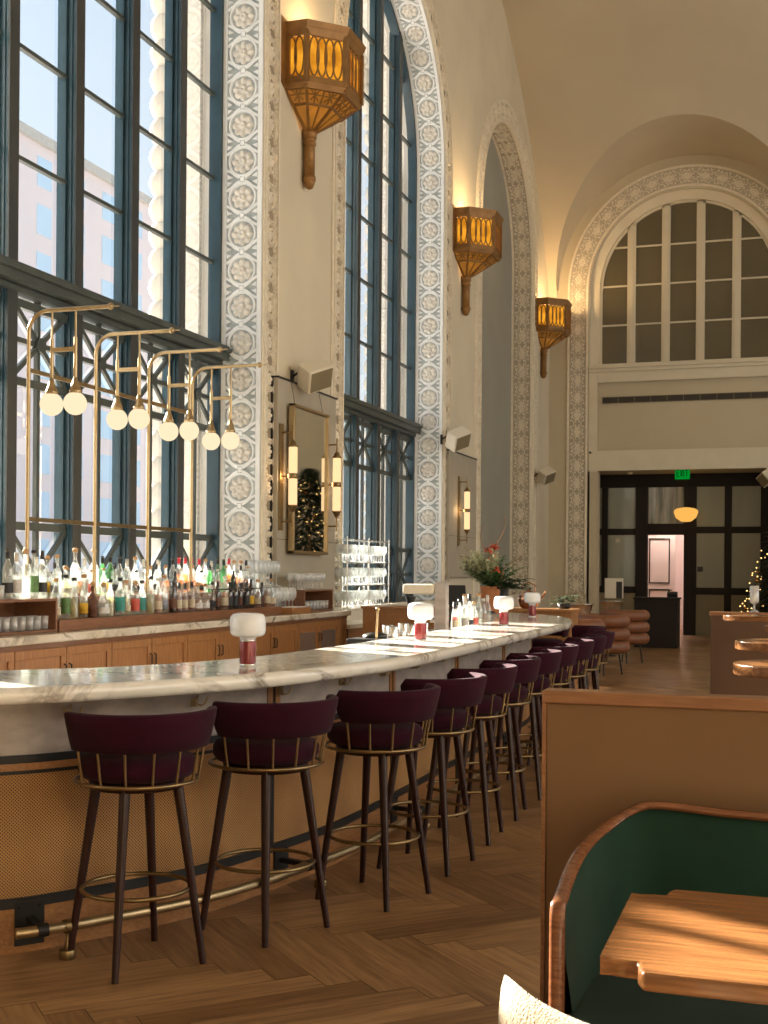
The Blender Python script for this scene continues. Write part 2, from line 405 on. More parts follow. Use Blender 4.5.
def amber_mat():
    m, nt, out = new_mat('lit amber mica'); L = nt.links.new
    tc = N(nt, 'ShaderNodeTexCoord'); no = N(nt, 'ShaderNodeTexNoise', Scale=4.0, Detail=3.0)
    L(tc.outputs['Object'], no.inputs['Vector'])
    r = N(nt, 'ShaderNodeValToRGB'); e = r.color_ramp.elements
    e[0].position = 0.35; e[0].color = (0.45, 0.12, 0.005, 1); e[1].position = 0.65; e[1].color = (1.0, 0.42, 0.03, 1)
    em = N(nt, 'ShaderNodeEmission', Strength=1.0); L(no.outputs['Fac'], r.inputs[0]); L(r.outputs[0], em.inputs[0])
    L(em.outputs[0], out.inputs[0]); return m
M['amber'] = amber_mat()
M['amber_dim'] = pbr('lantern horn glass', (0.55, 0.24, 0.04), 0.3, var=0.5, vscale=5, emis=(0.6, 0.25, 0.03), estr=0.22)

def brick_mat():
    m, nt, out = new_mat('hazy brick facade'); L = nt.links.new
    b = N(nt, 'ShaderNodeBsdfPrincipled', Roughness=0.9)
    tc = N(nt, 'ShaderNodeTexCoord'); br = N(nt, 'ShaderNodeTexBrick', Scale=1.2)
    br.inputs['Color1'].default_value = (0.74, 0.50, 0.50, 1); br.inputs['Color2'].default_value = (0.82, 0.60, 0.58, 1); br.inputs['Mortar'].default_value = (0.85, 0.74, 0.72, 1)
    mp = N(nt, 'ShaderNodeMapping'); mp.inputs['Rotation'].default_value = (pi / 2, 0, pi / 2)
    L(tc.outputs['Object'], mp.inputs[0]); L(mp.outputs[0], br.inputs['Vector']); L(br.outputs['Color'], b.inputs['Base Color']); L(b.outputs[0], out.inputs[0])
    return m
M['brick'] = brick_mat()
M['bluepane'] = pbr('sky blue window glass', (0.55, 0.75, 0.9), 0.2, coat=0.4)
M['paving'] = pbr('pale paving', (0.62, 0.58, 0.54), 0.9, var=0.15, vscale=0.6)
M['roomwhite'] = pbr('pink white painted panelling', (0.80, 0.66, 0.62), 0.5)
M['bluewin'] = pbr('blue window strip', (0.35, 0.55, 0.8), 0.3)

# ------------------------------------------------------------------ room dimensions (metres)
XW = -5.65          # left wall face
XR = -6.13          # room side face of the window frames
XG = -6.24          # glass
XO = -7.00          # outer face
YF = 29.75          # far wall face
ZT = 14.2           # top of the walls
RO = 2.47           # opening radius
SPR = 8.33          # springing height
SILL = 1.0
WC = [10.15, 17.67, 25.19]     # window centres along the wall
HALL_X = 13.0       # opposite wall
Y0 = -3.0

# ---- floor: herringbone planks
def make_floor():
    mb = MB(); L_, W_ = 0.84, 0.14; n = 6
    rnd = random.Random(3)
    c, s = cos(-pi / 4), sin(-pi / 4)
    def quad(x0, x1, y0, y1, horiz):
        pts = [(x0, y0), (x1, y0), (x1, y1), (x0, y1)]
        w = [((x * c - y * s) * W_, (x * s + y * c) * W_) for x, y in pts]
        cx = sum(p[0] for p in w) / 4; cy = sum(p[1] for p in w) / 4
        if not (-6.5 < cx < 9.5 and Y0 - 0.7 < cy < 36.5): return
        g = 0.0009
        mb.curtone = rnd.random()
        uv = [(0, 0), (L_, 0), (L_, W_), (0, W_)] if horiz else [(0, W_), (0, 0), (L_, 0), (L_, W_)]
        mb.add([(p[0] + (cx - p[0]) * g / W_, p[1] + (cy - p[1]) * g / W_, 0.0) for p in w], [(0, 1, 2, 3)], [uv])
    for i in range(-60, 260):
        for j in range(-34, 34):
            ox = i + j * n; oy = i - j * n
            # quick reject in world space
            wx = (ox * c - oy * s) * W_; wy = (ox * s + oy * c) * W_
            if not (-8 < wx < 11 and Y0 - 2 < wy < 38): continue
            quad(ox, ox + n, oy, oy + 1, True)
            quad(ox, ox + 1, oy + 1, oy + 1 + n, False)
    # t1 runs along world X; sweep again in the other lattice range so the whole floor is covered
    o = mb.build('floor', plank_mat()); o['kind'] = 'structure'
    sb = MB(); sb.box(-7.0, HALL_X + .3, Y0 - .3, 36.6, -0.12, -0.002)
    o2 = sb.build('floor', M['vent']); o2['kind'] = 'structure'
make_floor()

# ---- long window wall with round headed openings
def arch_wall(mb, flip, plane, c0, c1, zt, ops, to3):
    """ops: (centre, radius, springing, bottom) ; to3(a, z) -> xyz"""
    ops = sorted(ops); a = c0; n = 40
    def q(a0, a1, z0, z1):
        if a1 - a0 > 1e-5 and z1 - z0 > 1e-5: mb.add([to3(a0, z0), to3(a1, z0), to3(a1, z1), to3(a0, z1)], [(0, 1, 2, 3)])
    for (c, r, zs, zb) in ops:
        q(a, c - r, 0, zt)
        q(c - r, c + r, 0, zb)
        for k in range(n):
            t0 = pi - pi * k / n; t1 = pi - pi * (k + 1) / n
            p0 = (c + r * cos(t0), zs + r * sin(t0)); p1 = (c + r * cos(t1), zs + r * sin(t1))
            mb.add([to3(*p0), to3(*p1), to3(p1[0], zt), to3(p0[0], zt)], [(0, 1, 2, 3)])
        a = c + r
    q(a, c1, 0, zt)

W0 = (3.34, 2.5, SPR, SILL)     # unseen window beside the camera, placed and sized so sun reaches the near table
ops = [W0] + [(c, RO, SPR, SILL) for c in WC]
mb = MB()
arch_wall(mb, 0, 0, Y0, YF, ZT, ops, lambda a, z: (XW, a, z))
o = mb.build('wall_left', M['wall']); o['kind'] = 'structure'
mb = MB()
arch_wall(mb, 0, 0, Y0, 36.5, 15.5, ops, lambda a, z: (XO, a, z))
def reveal(mb, c, r, xa, xb, zb=SILL, n=48, zs=SPR):
    pts = [(c + r, zb), (c + r, zs)] + [(c + r * cos(pi * k / n), zs + r * sin(pi * k / n)) for k in range(1, n)] + [(c - r, zs), (c - r, zb)]
    for i in range(len(pts) - 1):
        (a0, z0), (a1, z1) = pts[i], pts[i + 1]
        mb.add([(xa, a0, z0), (xb, a0, z0), (xb, a1, z1), (xa, a1, z1)], [(0, 1, 2, 3)])
    mb.add([(xa, c - r, zb), (xb, c - r, zb), (xb, c + r, zb), (xa, c + r, zb)], [(0, 1, 2, 3)])
for (c, r, zs, zb) in ops:
    reveal(mb, c, r, XO, XG)
o = mb.build('wall_outside', M['stone']); o['kind'] = 'structure'
# plain reveal of the near window
mb = MB(); reveal(mb, W0[0], W0[1], XG, XW); o = mb.build('trim_1', M['trim']); o['kind'] = 'structure'

# scalloped rope moulding on the outer arris of each window
mb = MB()
for c in WC[:2]:
    r = RO - 0.02
    for side in (1, -1):
        for k in range(34):
            z = SILL + 0.15 + k * 0.30
            if z < SPR: mb.sphere((XO + 0.06, c + side * (r + .06), z), 0.15, 12, 8, (1.0, .8, 1.15))
    for k in range(30):
        a = pi * (k + .5) / 30
        mb.sphere((XO + 0.06, c + (r + .06) * cos(a), SPR + (r + .06) * sin(a)), 0.15, 10, 8)
    # stepped inner order of pale stone beside the frame
    for side in (1,):
        mb.box(-6.55, -6.40, c + side * r - 0.05, c + side * r + 0.02, SILL, SPR)
    # stone coursing joints
    for k in range(18):
        z = SILL + 0.42 * k
        mb.box(-6.78, -6.56, c + r - 0.004, c + r + 0.02, z, z + 0.405)
o = mb.build('trim_2', M['stone']); o['kind'] = 'structure'

# ------------------------------------------------------------------ carved bands
def pr(mb, F, poly, h0, h1, taper=0.0):
    n = len(poly); cx = sum(p[0] for p in poly) / n; cy = sum(p[1] for p in poly) / n
    top = [(x + (cx - x) * taper, y + (cy - y) * taper) for x, y in poly]
    vs = [F(x, y, h0) for x, y in poly] + [F(x, y, h1) for x, y in top]
    mb.add(vs, [tuple(range(n, 2 * n))] + [(i, (i + 1) % n, n + (i + 1) % n, n + i) for i in range(n)])
def ring(mb, F, s0, t0, r1, r2, h0, h1, n=20, a0=0, a1=2 * pi, ey=1.0):
    w = (r2 - r1) * 0.28; prof = ((r1, h0), (r1 + w, h1), (r2 - w, h1), (r2, h0))
    full = abs(a1 - a0 - 2 * pi) < 1e-6; m = n if full else n + 1
    vs = [F(s0 + r * cos(a0 + (a1 - a0) * k / n), t0 + ey * r * sin(a0 + (a1 - a0) * k / n), h) for k in range(m) for r, h in prof]
    fs = [(k * 4 + j, ((k + 1) % m) * 4 + j, ((k + 1) % m) * 4 + j + 1, k * 4 + j + 1) for k in range(n) for j in range(3)]
    mb.add(vs, fs)
def rosette(mb, F, s0, t0, R, amp, petals=8, n=32):
    P = []
    for i, (q, hh) in enumerate(((1.0, 0.05), (0.93, 0.55), (0.75, 1.0), (0.55, 0.75), (0.36, 0.35), (0.30, 0.45), (0.2, 1.05), (0.1, 0.9), (0.0, 0.6))):
        row = []
        for k in range(n + 1):
            a = 2 * pi * k / n; mod = abs(cos(petals * a / 2))
            rr = R * q * (1 - 0.16 * (1 - mod) * (1 if q > 0.5 else 0))
            h = amp * hh * ((0.35 + 0.65 * mod) if q > 0.32 else 1.0)
            row.append(F(s0 + rr * cos(a), t0 + rr * sin(a), h))
        P.append(row)
    mb.grid(P, smooth=True)
def tile_reveal(mb, F, t0, L, W):
    """pierced band: ringed rosettes joined by crossed bars between two rails"""
    tc = t0 + L / 2; R = 0.36 * L; H = 0.03
    mb.cur = 0
    ring(mb, F, 0, tc, R * 0.97, R * 1.22, 0, H)
    b = 0.018
    pr(mb, F, [(-0.03, t0 - 0.03), (0.03, t0 - 0.03), (0.03, t0 + 0.03), (-0.03, t0 + 0.03)], 0, H, 0.2)
    for sx in (-1, 1):
        for sy in (-1, 1):
            # curved strap from the square out to the rail
            P = [(sx * 0.03, t0 + sy * 0.02), (sx * 0.08, t0 + sy * 0.045), (sx * 0.125, t0 + sy * 0.085), (sx * (W / 2 - 0.05), t0 + sy * 0.12)]
            for i in range(3):
                (x0, y0), (x1, y1) = P[i], P[i + 1]
                d = sqrt((x1 - x0) ** 2 + (y1 - y0) ** 2); nx, ny = -(y1 - y0) / d * b * .8, (x1 - x0) / d * b * .8
                pr(mb, F, [(x0 + nx, y0 + ny), (x0 - nx, y0 - ny), (x1 - nx, y1 - ny), (x1 + nx, y1 + ny)], 0, H * 0.9)
            pr(mb, F, [(sx * (W / 2 - 0.055), t0 + sy * 0.015), (sx * (W / 2 - 0.12), t0 + sy * 0.03), (sx * (W / 2 - 0.055), t0 + sy * 0.07)], 0, H, 0.1)
    mb.cur = 1
    rosette(mb, F, 0, tc, R * 0.93, 0.045)
def tile_face(mb, F, t0, L, W):
    """narrow face band: scrolling vine in ovals with leaves"""
    tc = t0 + L / 2; H = 0.036
    mb.cur = 0
    ring(mb, F, 0, tc, 0.085, 0.118, 0, H, n=14, ey=1.35)
    rosette(mb, F, 0, tc, 0.074, 0.03, petals=5, n=20)
    for sx in (-1, 1):
        for sy in (-1, 1):
            for q in range(3):
                a = pi / 4 + (q - 1) * 0.55
                x = sx * (0.02 + 0.085 * cos(a)); y = t0 + sy * (0.01 + 0.085 * sin(a))
                pr(mb, F, [(x - .026, y), (x, y - .034), (x + .026, y), (x, y + .034)], 0, H, 0.3)
            pr(mb, F, [(sx * 0.125, tc + sy * .03), (sx * 0.15, tc + sy * .06), (sx * 0.125, tc + sy * .13), (sx * 0.10, tc + sy * .11)], 0, H, 0.3)
def tile_lace(mb, F, t0, L, W):
    """dense geometric interlace"""
    tc = t0 + L / 2; H = 0.03; mb.cur = 0
    ring(mb, F, 0, tc, 0.11, 0.135, 0, H, n=16)
    rosette(mb, F, 0, tc, 0.10, 0.03, petals=6, n=18)
    for sx in (-1, 1):
        ring(mb, F, sx * (W / 2 - .07), t0, 0.085, 0.108, 0, H, n=8, a0=(pi / 2 if sx > 0 else -pi / 2), a1=(3 * pi / 2 if sx > 0 else pi / 2))
        for sy in (-1, 1):
            for (x, y) in ((0.045, 0.05), (0.15, 0.075), (0.02, 0.11), (0.14, .15)):
                x = sx * x; y = t0 + sy * y
                pr(mb, F, [(x - .028, y), (x, y - .036), (x + .028, y), (x, y + .036)], 0, H, 0.3)

def strip(mb, F, t0, t1, s0, s1, h0, h1, nt):
    for k in range(nt):
        a = t0 + (t1 - t0) * k / nt; b = t0 + (t1 - t0) * (k + 1) / nt
        vs = [F(s, t, h) for t in (a, b) for s, h in ((s0, h0), (s0, h1), (s1, h1), (s1, h0))]
        mb.add(vs, [(0, 1, 5, 4), (1, 2, 6, 5), (2, 3, 7, 6)])

def band(name, F, total, W, tile, pitch, rail, mats, ground_idx, breaks, hr=0.03):
    """F(s,t,h) along a path of length total"""
    mb = MB(); nt = max(2, int(total / 0.13))
    mb.cur = ground_idx  # recessed ground is coloured darker than the relief, shade painted in
    for k in range(nt):
        a = total * k / nt; b = total * (k + 1) / nt
        mb.add([F(-W / 2, a, .006), F(W / 2, a, .006), F(W / 2, b, .006), F(-W / 2, b, .006)], [(0, 1, 2, 3)])
    mb.cur = 0
    strip(mb, F, 0, total, -W / 2, -W / 2 + rail, 0, hr, nt)
    strip(mb, F, 0, total, W / 2 - rail, W / 2, 0, hr, nt)
    n = max(1, round(total / pitch)); L = total / n
    for k in range(n): tile(mb, F, k * L, L, W)
    o = mb.build(name, mats); o['kind'] = 'structure'
    return o

def path_reveal(c, r, z0=SILL, zs=SPR, xm=(XR + XW) / 2, full=True):
    h1 = zs - z0; arc = pi * r
    def F(s, t, h):
        x = xm + s
        if t <= h1: return (x, c + r - h, z0 + t)
        if t >= h1 + arc: return (x, c - r + h, zs - (t - h1 - arc))
        a = (t - h1) / r
        return (x, c + (r - h) * cos(a), zs + (r - h) * sin(a))
    return F, 2 * h1 + arc
def path_face(c, r, z0=SILL, zs=SPR, x=XW, out=1):
    h1 = zs - z0; arc = pi * r
    def F(s, t, h):
        X = x + h
        if t <= h1: return (X, c + r + s, z0 + t)
        if t >= h1 + arc: return (X, c - r - s, zs - (t - h1 - arc))
        a = (t - h1) / r
        return (X, c + (r + s) * cos(a), zs + (r + s) * sin(a))
    return F, 2 * h1 + arc
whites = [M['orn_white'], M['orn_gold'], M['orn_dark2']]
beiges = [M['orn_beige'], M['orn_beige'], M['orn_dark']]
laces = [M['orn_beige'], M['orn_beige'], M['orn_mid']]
tn = 3
for i, c in enumerate(WC):
    F, T = path_reveal(c, RO)
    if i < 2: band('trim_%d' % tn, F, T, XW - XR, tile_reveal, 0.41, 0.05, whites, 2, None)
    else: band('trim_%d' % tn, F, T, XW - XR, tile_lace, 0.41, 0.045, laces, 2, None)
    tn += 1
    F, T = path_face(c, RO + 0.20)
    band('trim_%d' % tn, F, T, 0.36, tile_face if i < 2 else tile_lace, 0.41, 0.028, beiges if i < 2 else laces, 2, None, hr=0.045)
    tn += 1
    # plain arris bead + outer fillet
    mb = MB()
    for rr, w in ((RO + 0.01, 0.012), (RO + 0.40, 0.018)):
        F, T = path_face(c, rr)
        n = 80; mb.tube([F(0, T * k / n, 0.012) for k in range(n + 1)], w, 6)
    o = mb.build('trim_%d' % tn, M['orn_beige']); o['kind'] = 'structure'; tn += 1

# ------------------------------------------------------------------ glazed windows
def frame_top(c, y, r):
    d = r * r - (y - c) ** 2
    return SPR + (sqrt(d) if d > 0 else 0)
def make_window(idx, c, r=RO, nl=5, detail=True):
    w = shell('window_%d' % idx)
    y0, y1 = c - r, c + r; p = (y1 - y0) / nl; edges = [y0 + p * k for k in range(1, nl)]
    fr = MB(); cv = MB()
    for y in edges:
        zt = frame_top(c, y, r)
        fr.box(XG - 0.02, XR, y - 0.065, y + 0.065, SILL, zt)
        fr.box(XG - 0.06, XG + 0.03, y - 0.095, y + 0.095, SILL, zt)
        fr.box(XR - 0.045, XR - 0.03, y - 0.078, y + 0.078, SILL, zt)
        cv.box(XR, XR + 0.012, y - 0.066, y + 0.066, SILL, zt)  # thin dark strip imitates backlit shade on the mullion's room face
    for s in (-1, 1):
        yy = c + s * (r - 0.045)
        fr.box(XG - 0.03, XR, min(yy - .045, yy + .045), max(yy - .045, yy + .045), SILL, SPR)
    n = 40
    for k in range(n):
        a0, a1 = pi * k / n, pi * (k + 1) / n
        vs = []
        for a in (a0, a1):
            for rr in (r - 0.10, r):
                for x in (XG - 0.03, XR): vs.append((x, c + rr * cos(a), SPR + rr * sin(a)))
        fr.add(vs, [(0, 1, 5, 4), (2, 3, 7, 6), (1, 3, 7, 5), (0, 2, 6, 4)])
    fr.build('frame', M['frame'], w); cv.build('shade_strips', M['frame_shade'], w)
    gb = MB()
    for z in [4.97 + 0.945 * k for k in range(7)]:
        if z < SPR: a, b = y0, y1
        else:
            d = sqrt(max(0, r * r - (z - SPR) ** 2)); a, b = c - d, c + d
        if b - a > 0.3: gb.box(XG - 0.015, XG + 0.035, a, b, z - 0.018, z + 0.018)
    gb.build('glazing_bars', M['frame2'], w)
    tr = MB()
    tr.box(XG - 0.04, XR + 0.10, y0, y1, 3.86, 4.02)
    tr.box(XR + 0.04, XR + 0.13, y0, y1, 3.94, 3.99)
    tr.box(XG - 0.03, XR + 0.02, y0, y1, 3.80, 3.86)
    tr.build('transom', M['frame2'], w, bevel=0.008)
    lt = MB(); fb = 0.045
    def hbar(z, t=0.06): lt.box(XG - 0.01, XG + 0.05, y0, y1, z - t / 2, z + t / 2)
    for z in (3.74, 3.08, 1.86, 1.05): hbar(z, 0.07)
    hbar(3.43, 0.045); hbar(1.45, 0.045)
    for k in range(nl):
        a = y0 + p * k; b = a + p; m = (a + b) / 2; x = XG + 0.04
        lt.box(XG, XG + 0.04, m - 0.022, m + 0.022, SILL, 3.80)
        for (za, zb) in ((3.08, 3.78),):
            zc = (za + zb) / 2
            for (ya, yb) in ((a + .06, b - .06), (b - .06, a + .06)):
                lt.bar((x, ya, za), (x, yb, zb), 0.045, 0.03, up=(1, 0, 0))
            lt.tube([(x - .01, m, zc), (x + .035, m, zc)], 0.065, 12)
        lt.bar((x, a + .06, 1.84), (x, m, 1.45), 0.045, 0.03, up=(1, 0, 0)); lt.bar((x, b - .06, 1.84), (x, m, 1.45), 0.045, 0.03, up=(1, 0, 0))
        lt.bar((x, a + .06, 1.08), (x, m, 1.45), 0.045, 0.03, up=(1, 0, 0)); lt.bar((x, b - .06, 1.08), (x, m, 1.45), 0.045, 0.03, up=(1, 0, 0))
    lt.build('lattice_screen', M['frame2'], w)
    g = MB(); pts = [(c + (r - .02) * cos(pi * k / 32), SPR + (r - .02) * sin(pi * k / 32)) for k in range(33)] + [(c - r + .02, SILL), (c + r - .02, SILL)]
    g.add([(XG + 0.005, a, z) for a, z in pts], [tuple(range(len(pts)))])
    g.build('glass_panes', M['pane'], w)
    return w
make_window(1, WC[0]); make_window(2, WC[1])
make_window(5, W0[0], W0[1], 5)
# third arch is blind: flat painted panel
mb = MB(); c = WC[2]
pts = [(c + RO * cos(pi * k / 40), SPR + RO * sin(pi * k / 40)) for k in range(41)] + [(c - RO, SILL), (c + RO, SILL)]
mb.add([(XR, a, z) for a, z in pts], [tuple(range(len(pts)))])
o = mb.build('window_3', M['greyblue']); o['kind'] = 'structure'
# marble sills
mb = MB()
for c in WC: mb.box(XG, XW + 0.03, c - RO, c + RO, SILL - 0.05, SILL + 0.012)
mb.box(XG, XW + 0.02, W0[0] - W0[1], W0[0] + W0[1], SILL - 0.05, SILL + 0.012)
o = mb.build('trim_20', M['marble2'], bevel=0.006); o['kind'] = 'structure'
# pale stone dado between bar equipment and arches, and the light pilaster at the far corner
mb = MB()
mb.box(XW, XW + 0.05, 14.6, YF, 0, 0.98); mb.box(XW, XW + 0.07, 14.6, YF, 0.98, 1.03)
o = mb.build('baseboard_left', M['trim'], bevel=0.006); o['kind'] = 'structure'
mb = MB(); mb.box(XW, XW + 0.03, 28.08, 28.42, 1.0, 8.2)
o = mb.build('trim_21', M['trim']); o['kind'] = 'structure'

# ------------------------------------------------------------------ far wall
AX, AR, AZ = -2.42, 2.26, 8.35        # fanlight arch centre, radius, springing
DX0, DX1, DH = -4.45, -0.39, 3.965    # opening below it
mb = MB(); T = lambda x, z: (x, YF, z)
def q(x0, x1, z0, z1, y=YF): mb.add([(x0, y, z0), (x1, y, z0), (x1, y, z1), (x0, y, z1)], [(0, 1, 2, 3)])
q(XW, DX0, 0, DH); q(DX1, HALL_X, 0, DH)
q(XW, AX - AR, DH, AZ); q(AX + AR, HALL_X, DH, AZ)
q(AX - AR, AX + AR, DH, 4.45)
q(AX - AR, AX + AR, 6.10, 6.50)
ZL = 14.2; n = 48
for k in range(n):
    t0, t1 = pi - pi * k / n, pi - pi * (k + 1) / n
    p0 = (AX + AR * cos(t0), AZ + AR * sin(t0)); p1 = (AX + AR * cos(t1), AZ + AR * sin(t1))
    mb.add([T(*p0), T(*p1), T(p1[0], ZL), T(p0[0], ZL)], [(0, 1, 2, 3)])
q(XW, AX - AR, AZ, ZL); q(AX + AR, HALL_X, AZ, ZL)
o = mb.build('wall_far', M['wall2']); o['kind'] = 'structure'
# carved band round the far arch (face)
def path_far(c, r, z0, zs):
    h1 = zs - z0; arc = pi * r
    def F(s, t, h):
        y = YF - h
        if t <= h1: return (c - r - s, y, z0 + t)
        if t >= h1 + arc: return (c + r + s, y, zs - (t - h1 - arc))
        a = pi - (t - h1) / r
        return (c + (r + s) * cos(a), y, zs + (r + s) * sin(a))
    return F, 2 * h1 + arc
F, T_ = path_far(AX, AR + 0.28, 1.0, AZ)
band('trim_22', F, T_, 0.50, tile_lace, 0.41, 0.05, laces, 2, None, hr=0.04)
# splayed reveal, sill cornice, recessed panel, door header
mb = MB()
def far_prof(r0, y0, r1, y1, zb, n=48):
    pts = [(-1, zb)] + [None]
    L0 = [(AX - r0, zb), (AX - r0, AZ)] + [(AX + r0 * cos(pi - pi * k / n), AZ + r0 * sin(pi - pi * k / n)) for k in range(1, n)] + [(AX + r0, AZ), (AX + r0, zb)]
    L1 = [(AX - r1, zb), (AX - r1, AZ)] + [(AX + r1 * cos(pi - pi * k / n), AZ + r1 * sin(pi - pi * k / n)) for k in range(1, n)] + [(AX + r1, AZ), (AX + r1, zb)]
    for i in range(len(L0) - 1):
        mb.add([(L0[i][0], y0, L0[i][1]), (L0[i + 1][0], y0, L0[i + 1][1]), (L1[i + 1][0], y1, L1[i + 1][1]), (L1[i][0], y1, L1[i][1])], [(0, 1, 2, 3)])
far_prof(AR, YF, AR, YF + 0.14, 6.5); far_prof(AR, YF + 0.14, AR - 0.22, YF + 0.16, 6.5); far_prof(AR - .22, YF + 0.16, AR - .22, YF + 0.30, 6.5)
mb.box(AX - AR, AX + AR, YF - 0.10, YF + 0.02, 6.42, 6.52); mb.box(AX - AR, AX + AR, YF - 0.06, YF + 0.02, 6.34, 6.42)
mb.box(AX - AR, AX + AR, YF - 0.015, YF + 0.02, 6.09, 6.34)
mb.box(AX - AR - 0.0, DX0 - .03, YF - 0.02, YF + 0.02, DH - .02, 6.34)
mb.box(DX0 - .03, AX + AR, YF - 0.02, YF + 0.02, DH, 4.45)
mb.box(AX - AR, AX + AR, YF, YF + 0.2, 6.44, 6.5)
o = mb.build('trim_23', M['trim'], bevel=0.006); o['kind'] = 'structure'
mb = MB(); mb.box(AX - AR + .01, AX + AR, YF + 0.10, YF + 0.14, 4.4, 6.15)
for (a, b, c_, d) in ((AX - AR, AX + AR, 4.44, 4.45), (AX - AR, AX + AR, 6.10, 6.11)): mb.box(a, b, YF, YF + 0.1, c_, d)
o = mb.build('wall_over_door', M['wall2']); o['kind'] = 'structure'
# fanlight window
w4 = shell('window_4'); fr = MB(); r = AR - 0.22; yb = YF + 0.22
for x in (-3.715, -2.905, -2.10, -1.28):
    fr.box(x - 0.10, x + 0.10, yb, yb + 0.08, 6.5, AZ + sqrt(r * r - (x - AX) ** 2)); fr.box(x - 0.045, x + 0.045, yb - .03, yb, 6.5, AZ + sqrt(r * r - (x - AX) ** 2) - .04)
for z in (7.50, 8.44, 9.37):
    d = sqrt(r * r - max(0, z - AZ) ** 2); fr.box(AX - d, AX + d, yb + .02, yb + .07, z - 0.02, z + 0.02)
for k in range(40):
    a0, a1 = pi * k / 40, pi * (k + 1) / 40
    vs = [(AX + rr * cos(a), y, AZ + rr * sin(a)) for a in (a0, a1) for rr in (r - 0.06, r) for y in (yb, yb + .08)]
    fr.add(vs, [(0, 1, 5, 4), (2, 3, 7, 6), (0, 2, 6, 4)])
for s in (-1, 1): fr.box(min(AX + s * r, AX + s * (r - .05)), max(AX + s * r, AX + s * (r - .05)), yb, yb + .08, 6.5, AZ)
fr.build('frame', M['trim'], w4)
g = MB(); pts = [(AX + r * cos(pi * k / 32), AZ + r * sin(pi * k / 32)) for k in range(33)] + [(AX - r, 6.5), (AX + r, 6.5)]
g.add([(x, yb + .05, z) for x, z in pts], [tuple(range(len(pts)))]); g.build('glass_panes', M['fan_pane'], w4)

# vent grille in the panel over the door
t = thing('wall_vent', 'long dark slotted air grille in the wall panel above the doorway', 'vent', (-2.46, YF + 0.09, 5.67))
mb = MB(); mb.box(-1.91, 1.91, -0.01, 0.012, -0.07, 0.07); mb.build('backing', M['vent'], t)
mb = MB()
for k in range(11): mb.box(-1.91 + 3.82 * k / 10 - .006, -1.91 + 3.82 * k / 10 + .006, -0.022, -0.008, -0.072, 0.072)
mb.box(-1.93, 1.93, -0.02, -0.008, 0.066, 0.08); mb.box(-1.93, 1.93, -0.02, -0.008, -0.08, -0.066)
mb.build('frame', M['olive'], t)

# recess and dark glazed partition
YP = 31.0
mb = MB()
mb.box(DX0 - 0.25, DX0 - 0.2, YF, YP + .1, 0, DH + .02)
mb.add([(DX0, YF, 0), (DX0, YF + .35, 0), (DX0, YF + .35, DH), (DX0, YF, DH)], [(0, 1, 2, 3)])
mb.add([(DX0, YF + .35, 0), (DX0 - .22, YF + .35, 0), (DX0 - .22, YF + .35, DH), (DX0, YF + .35, DH)], [(0, 1, 2, 3)])
mb.add([(DX1, YF, 0), (DX1, YP, 0), (DX1, YP, DH), (DX1, YF, DH)], [(0, 1, 2, 3)])
mb.add([(DX0 - .22, YF, DH), (DX1, YF, DH), (DX1, YP, DH), (DX0 - .22, YP, DH)], [(0, 1, 2, 3)])
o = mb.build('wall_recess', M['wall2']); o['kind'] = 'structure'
dp = shell('door_1')
fr = MB()
def fbox(x0, x1, z0, z1, d=0.0): fr.box(x0, x1, YP - d, YP + 0.10, z0, z1)
fbox(-4.66, DX1, 3.64, 3.98); fbox(-4.66, -3.37, 2.46, 2.62); fbox(-2.50, DX1, 2.50, 2.66)
fbox(-3.41, -2.45, 2.46, 2.74, .02)
for x0, x1 in ((-4.66, -4.60), (-4.53, -4.38), (-3.69, -3.39), (-2.49, -2.23), (-1.56, -1.39), (-0.72, DX1)): fbox(x0, x1, 1.02 if x0 < -4 else 0, 3.66, .01)
fbox(-4.66, -3.39, 1.02, 1.18, .02); fbox(-2.49, DX1, 1.00, 1.17, .02)
fbox(-2.52, -2.22, 0, 3.66, .05); fbox(-3.69, -3.41, 0, 3.66, .05)
fr.build('frame', M['dkframe'], dp, bevel=0.01)
g = MB()
for x0, x1 in ((-4.60, -4.53), (-4.38, -3.69), (-2.23, -1.56), (-1.39, -0.72)):
    g.box(x0, x1, YP + .04, YP + .06, 2.6, 3.66); g.box(x0, x1, YP + .04, YP + .06, 1.15, 2.52)
g.build('curtained_panes', M['frost'], dp)
g = MB(); g.box(-3.39, -2.49, YP + .04, YP + .06, 2.72, 3.66); g.build('fanlight_pane', M['curtain'], dp)
g = MB(); g.box(-4.66, -3.69, YP + .0, YP + .08, 0, 1.04); g.box(-2.23, DX1, YP + .0, YP + .08, 0, 1.02); g.box(-2.23, DX1, YP - .03, YP, 0, .30)
g.build('dado', M['olive'], dp)
g = MB(); g.box(-2.19, -2.06, YP - .01, YP + .04, 1.56, 1.68); g.build('lock_plate', M['black'], dp)
# vestibule beyond the open door
mb = MB()
mb.box(-5.4, -1.2, 34.4, 34.5, 0, 4.2); mb.box(-5.5, -5.4, YP + .1, 34.5, 0, 4.2); mb.box(-1.2, -1.1, YP + .1, 34.5, 0, 4.2); mb.box(-5.5, -1.1, YP + .1, 34.5, 4.2, 4.3)
o = mb.build('wall_vestibule', M['roomwhite']); o['kind'] = 'structure'
d2 = shell('door_2'); mb = MB(); mb.box(-3.66, -2.86, 32.6, 32.65, 0.02, 2.55); mb.build('leaf', M['roomwhite'], d2, bevel=.005)
mb = MB()
for (a, b, c_, d) in ((-3.53, -3.0, 1.25, 2.42), (-3.53, -3.0, 0.2, 1.1)):
    for (e, f, g_, h) in ((a, b, c_, c_ + .03), (a, b, d - .03, d), (a, a + .03, c_, d), (b - .03, b, c_, d)): mb.box(e, f, 32.585, 32.6, g_, h)
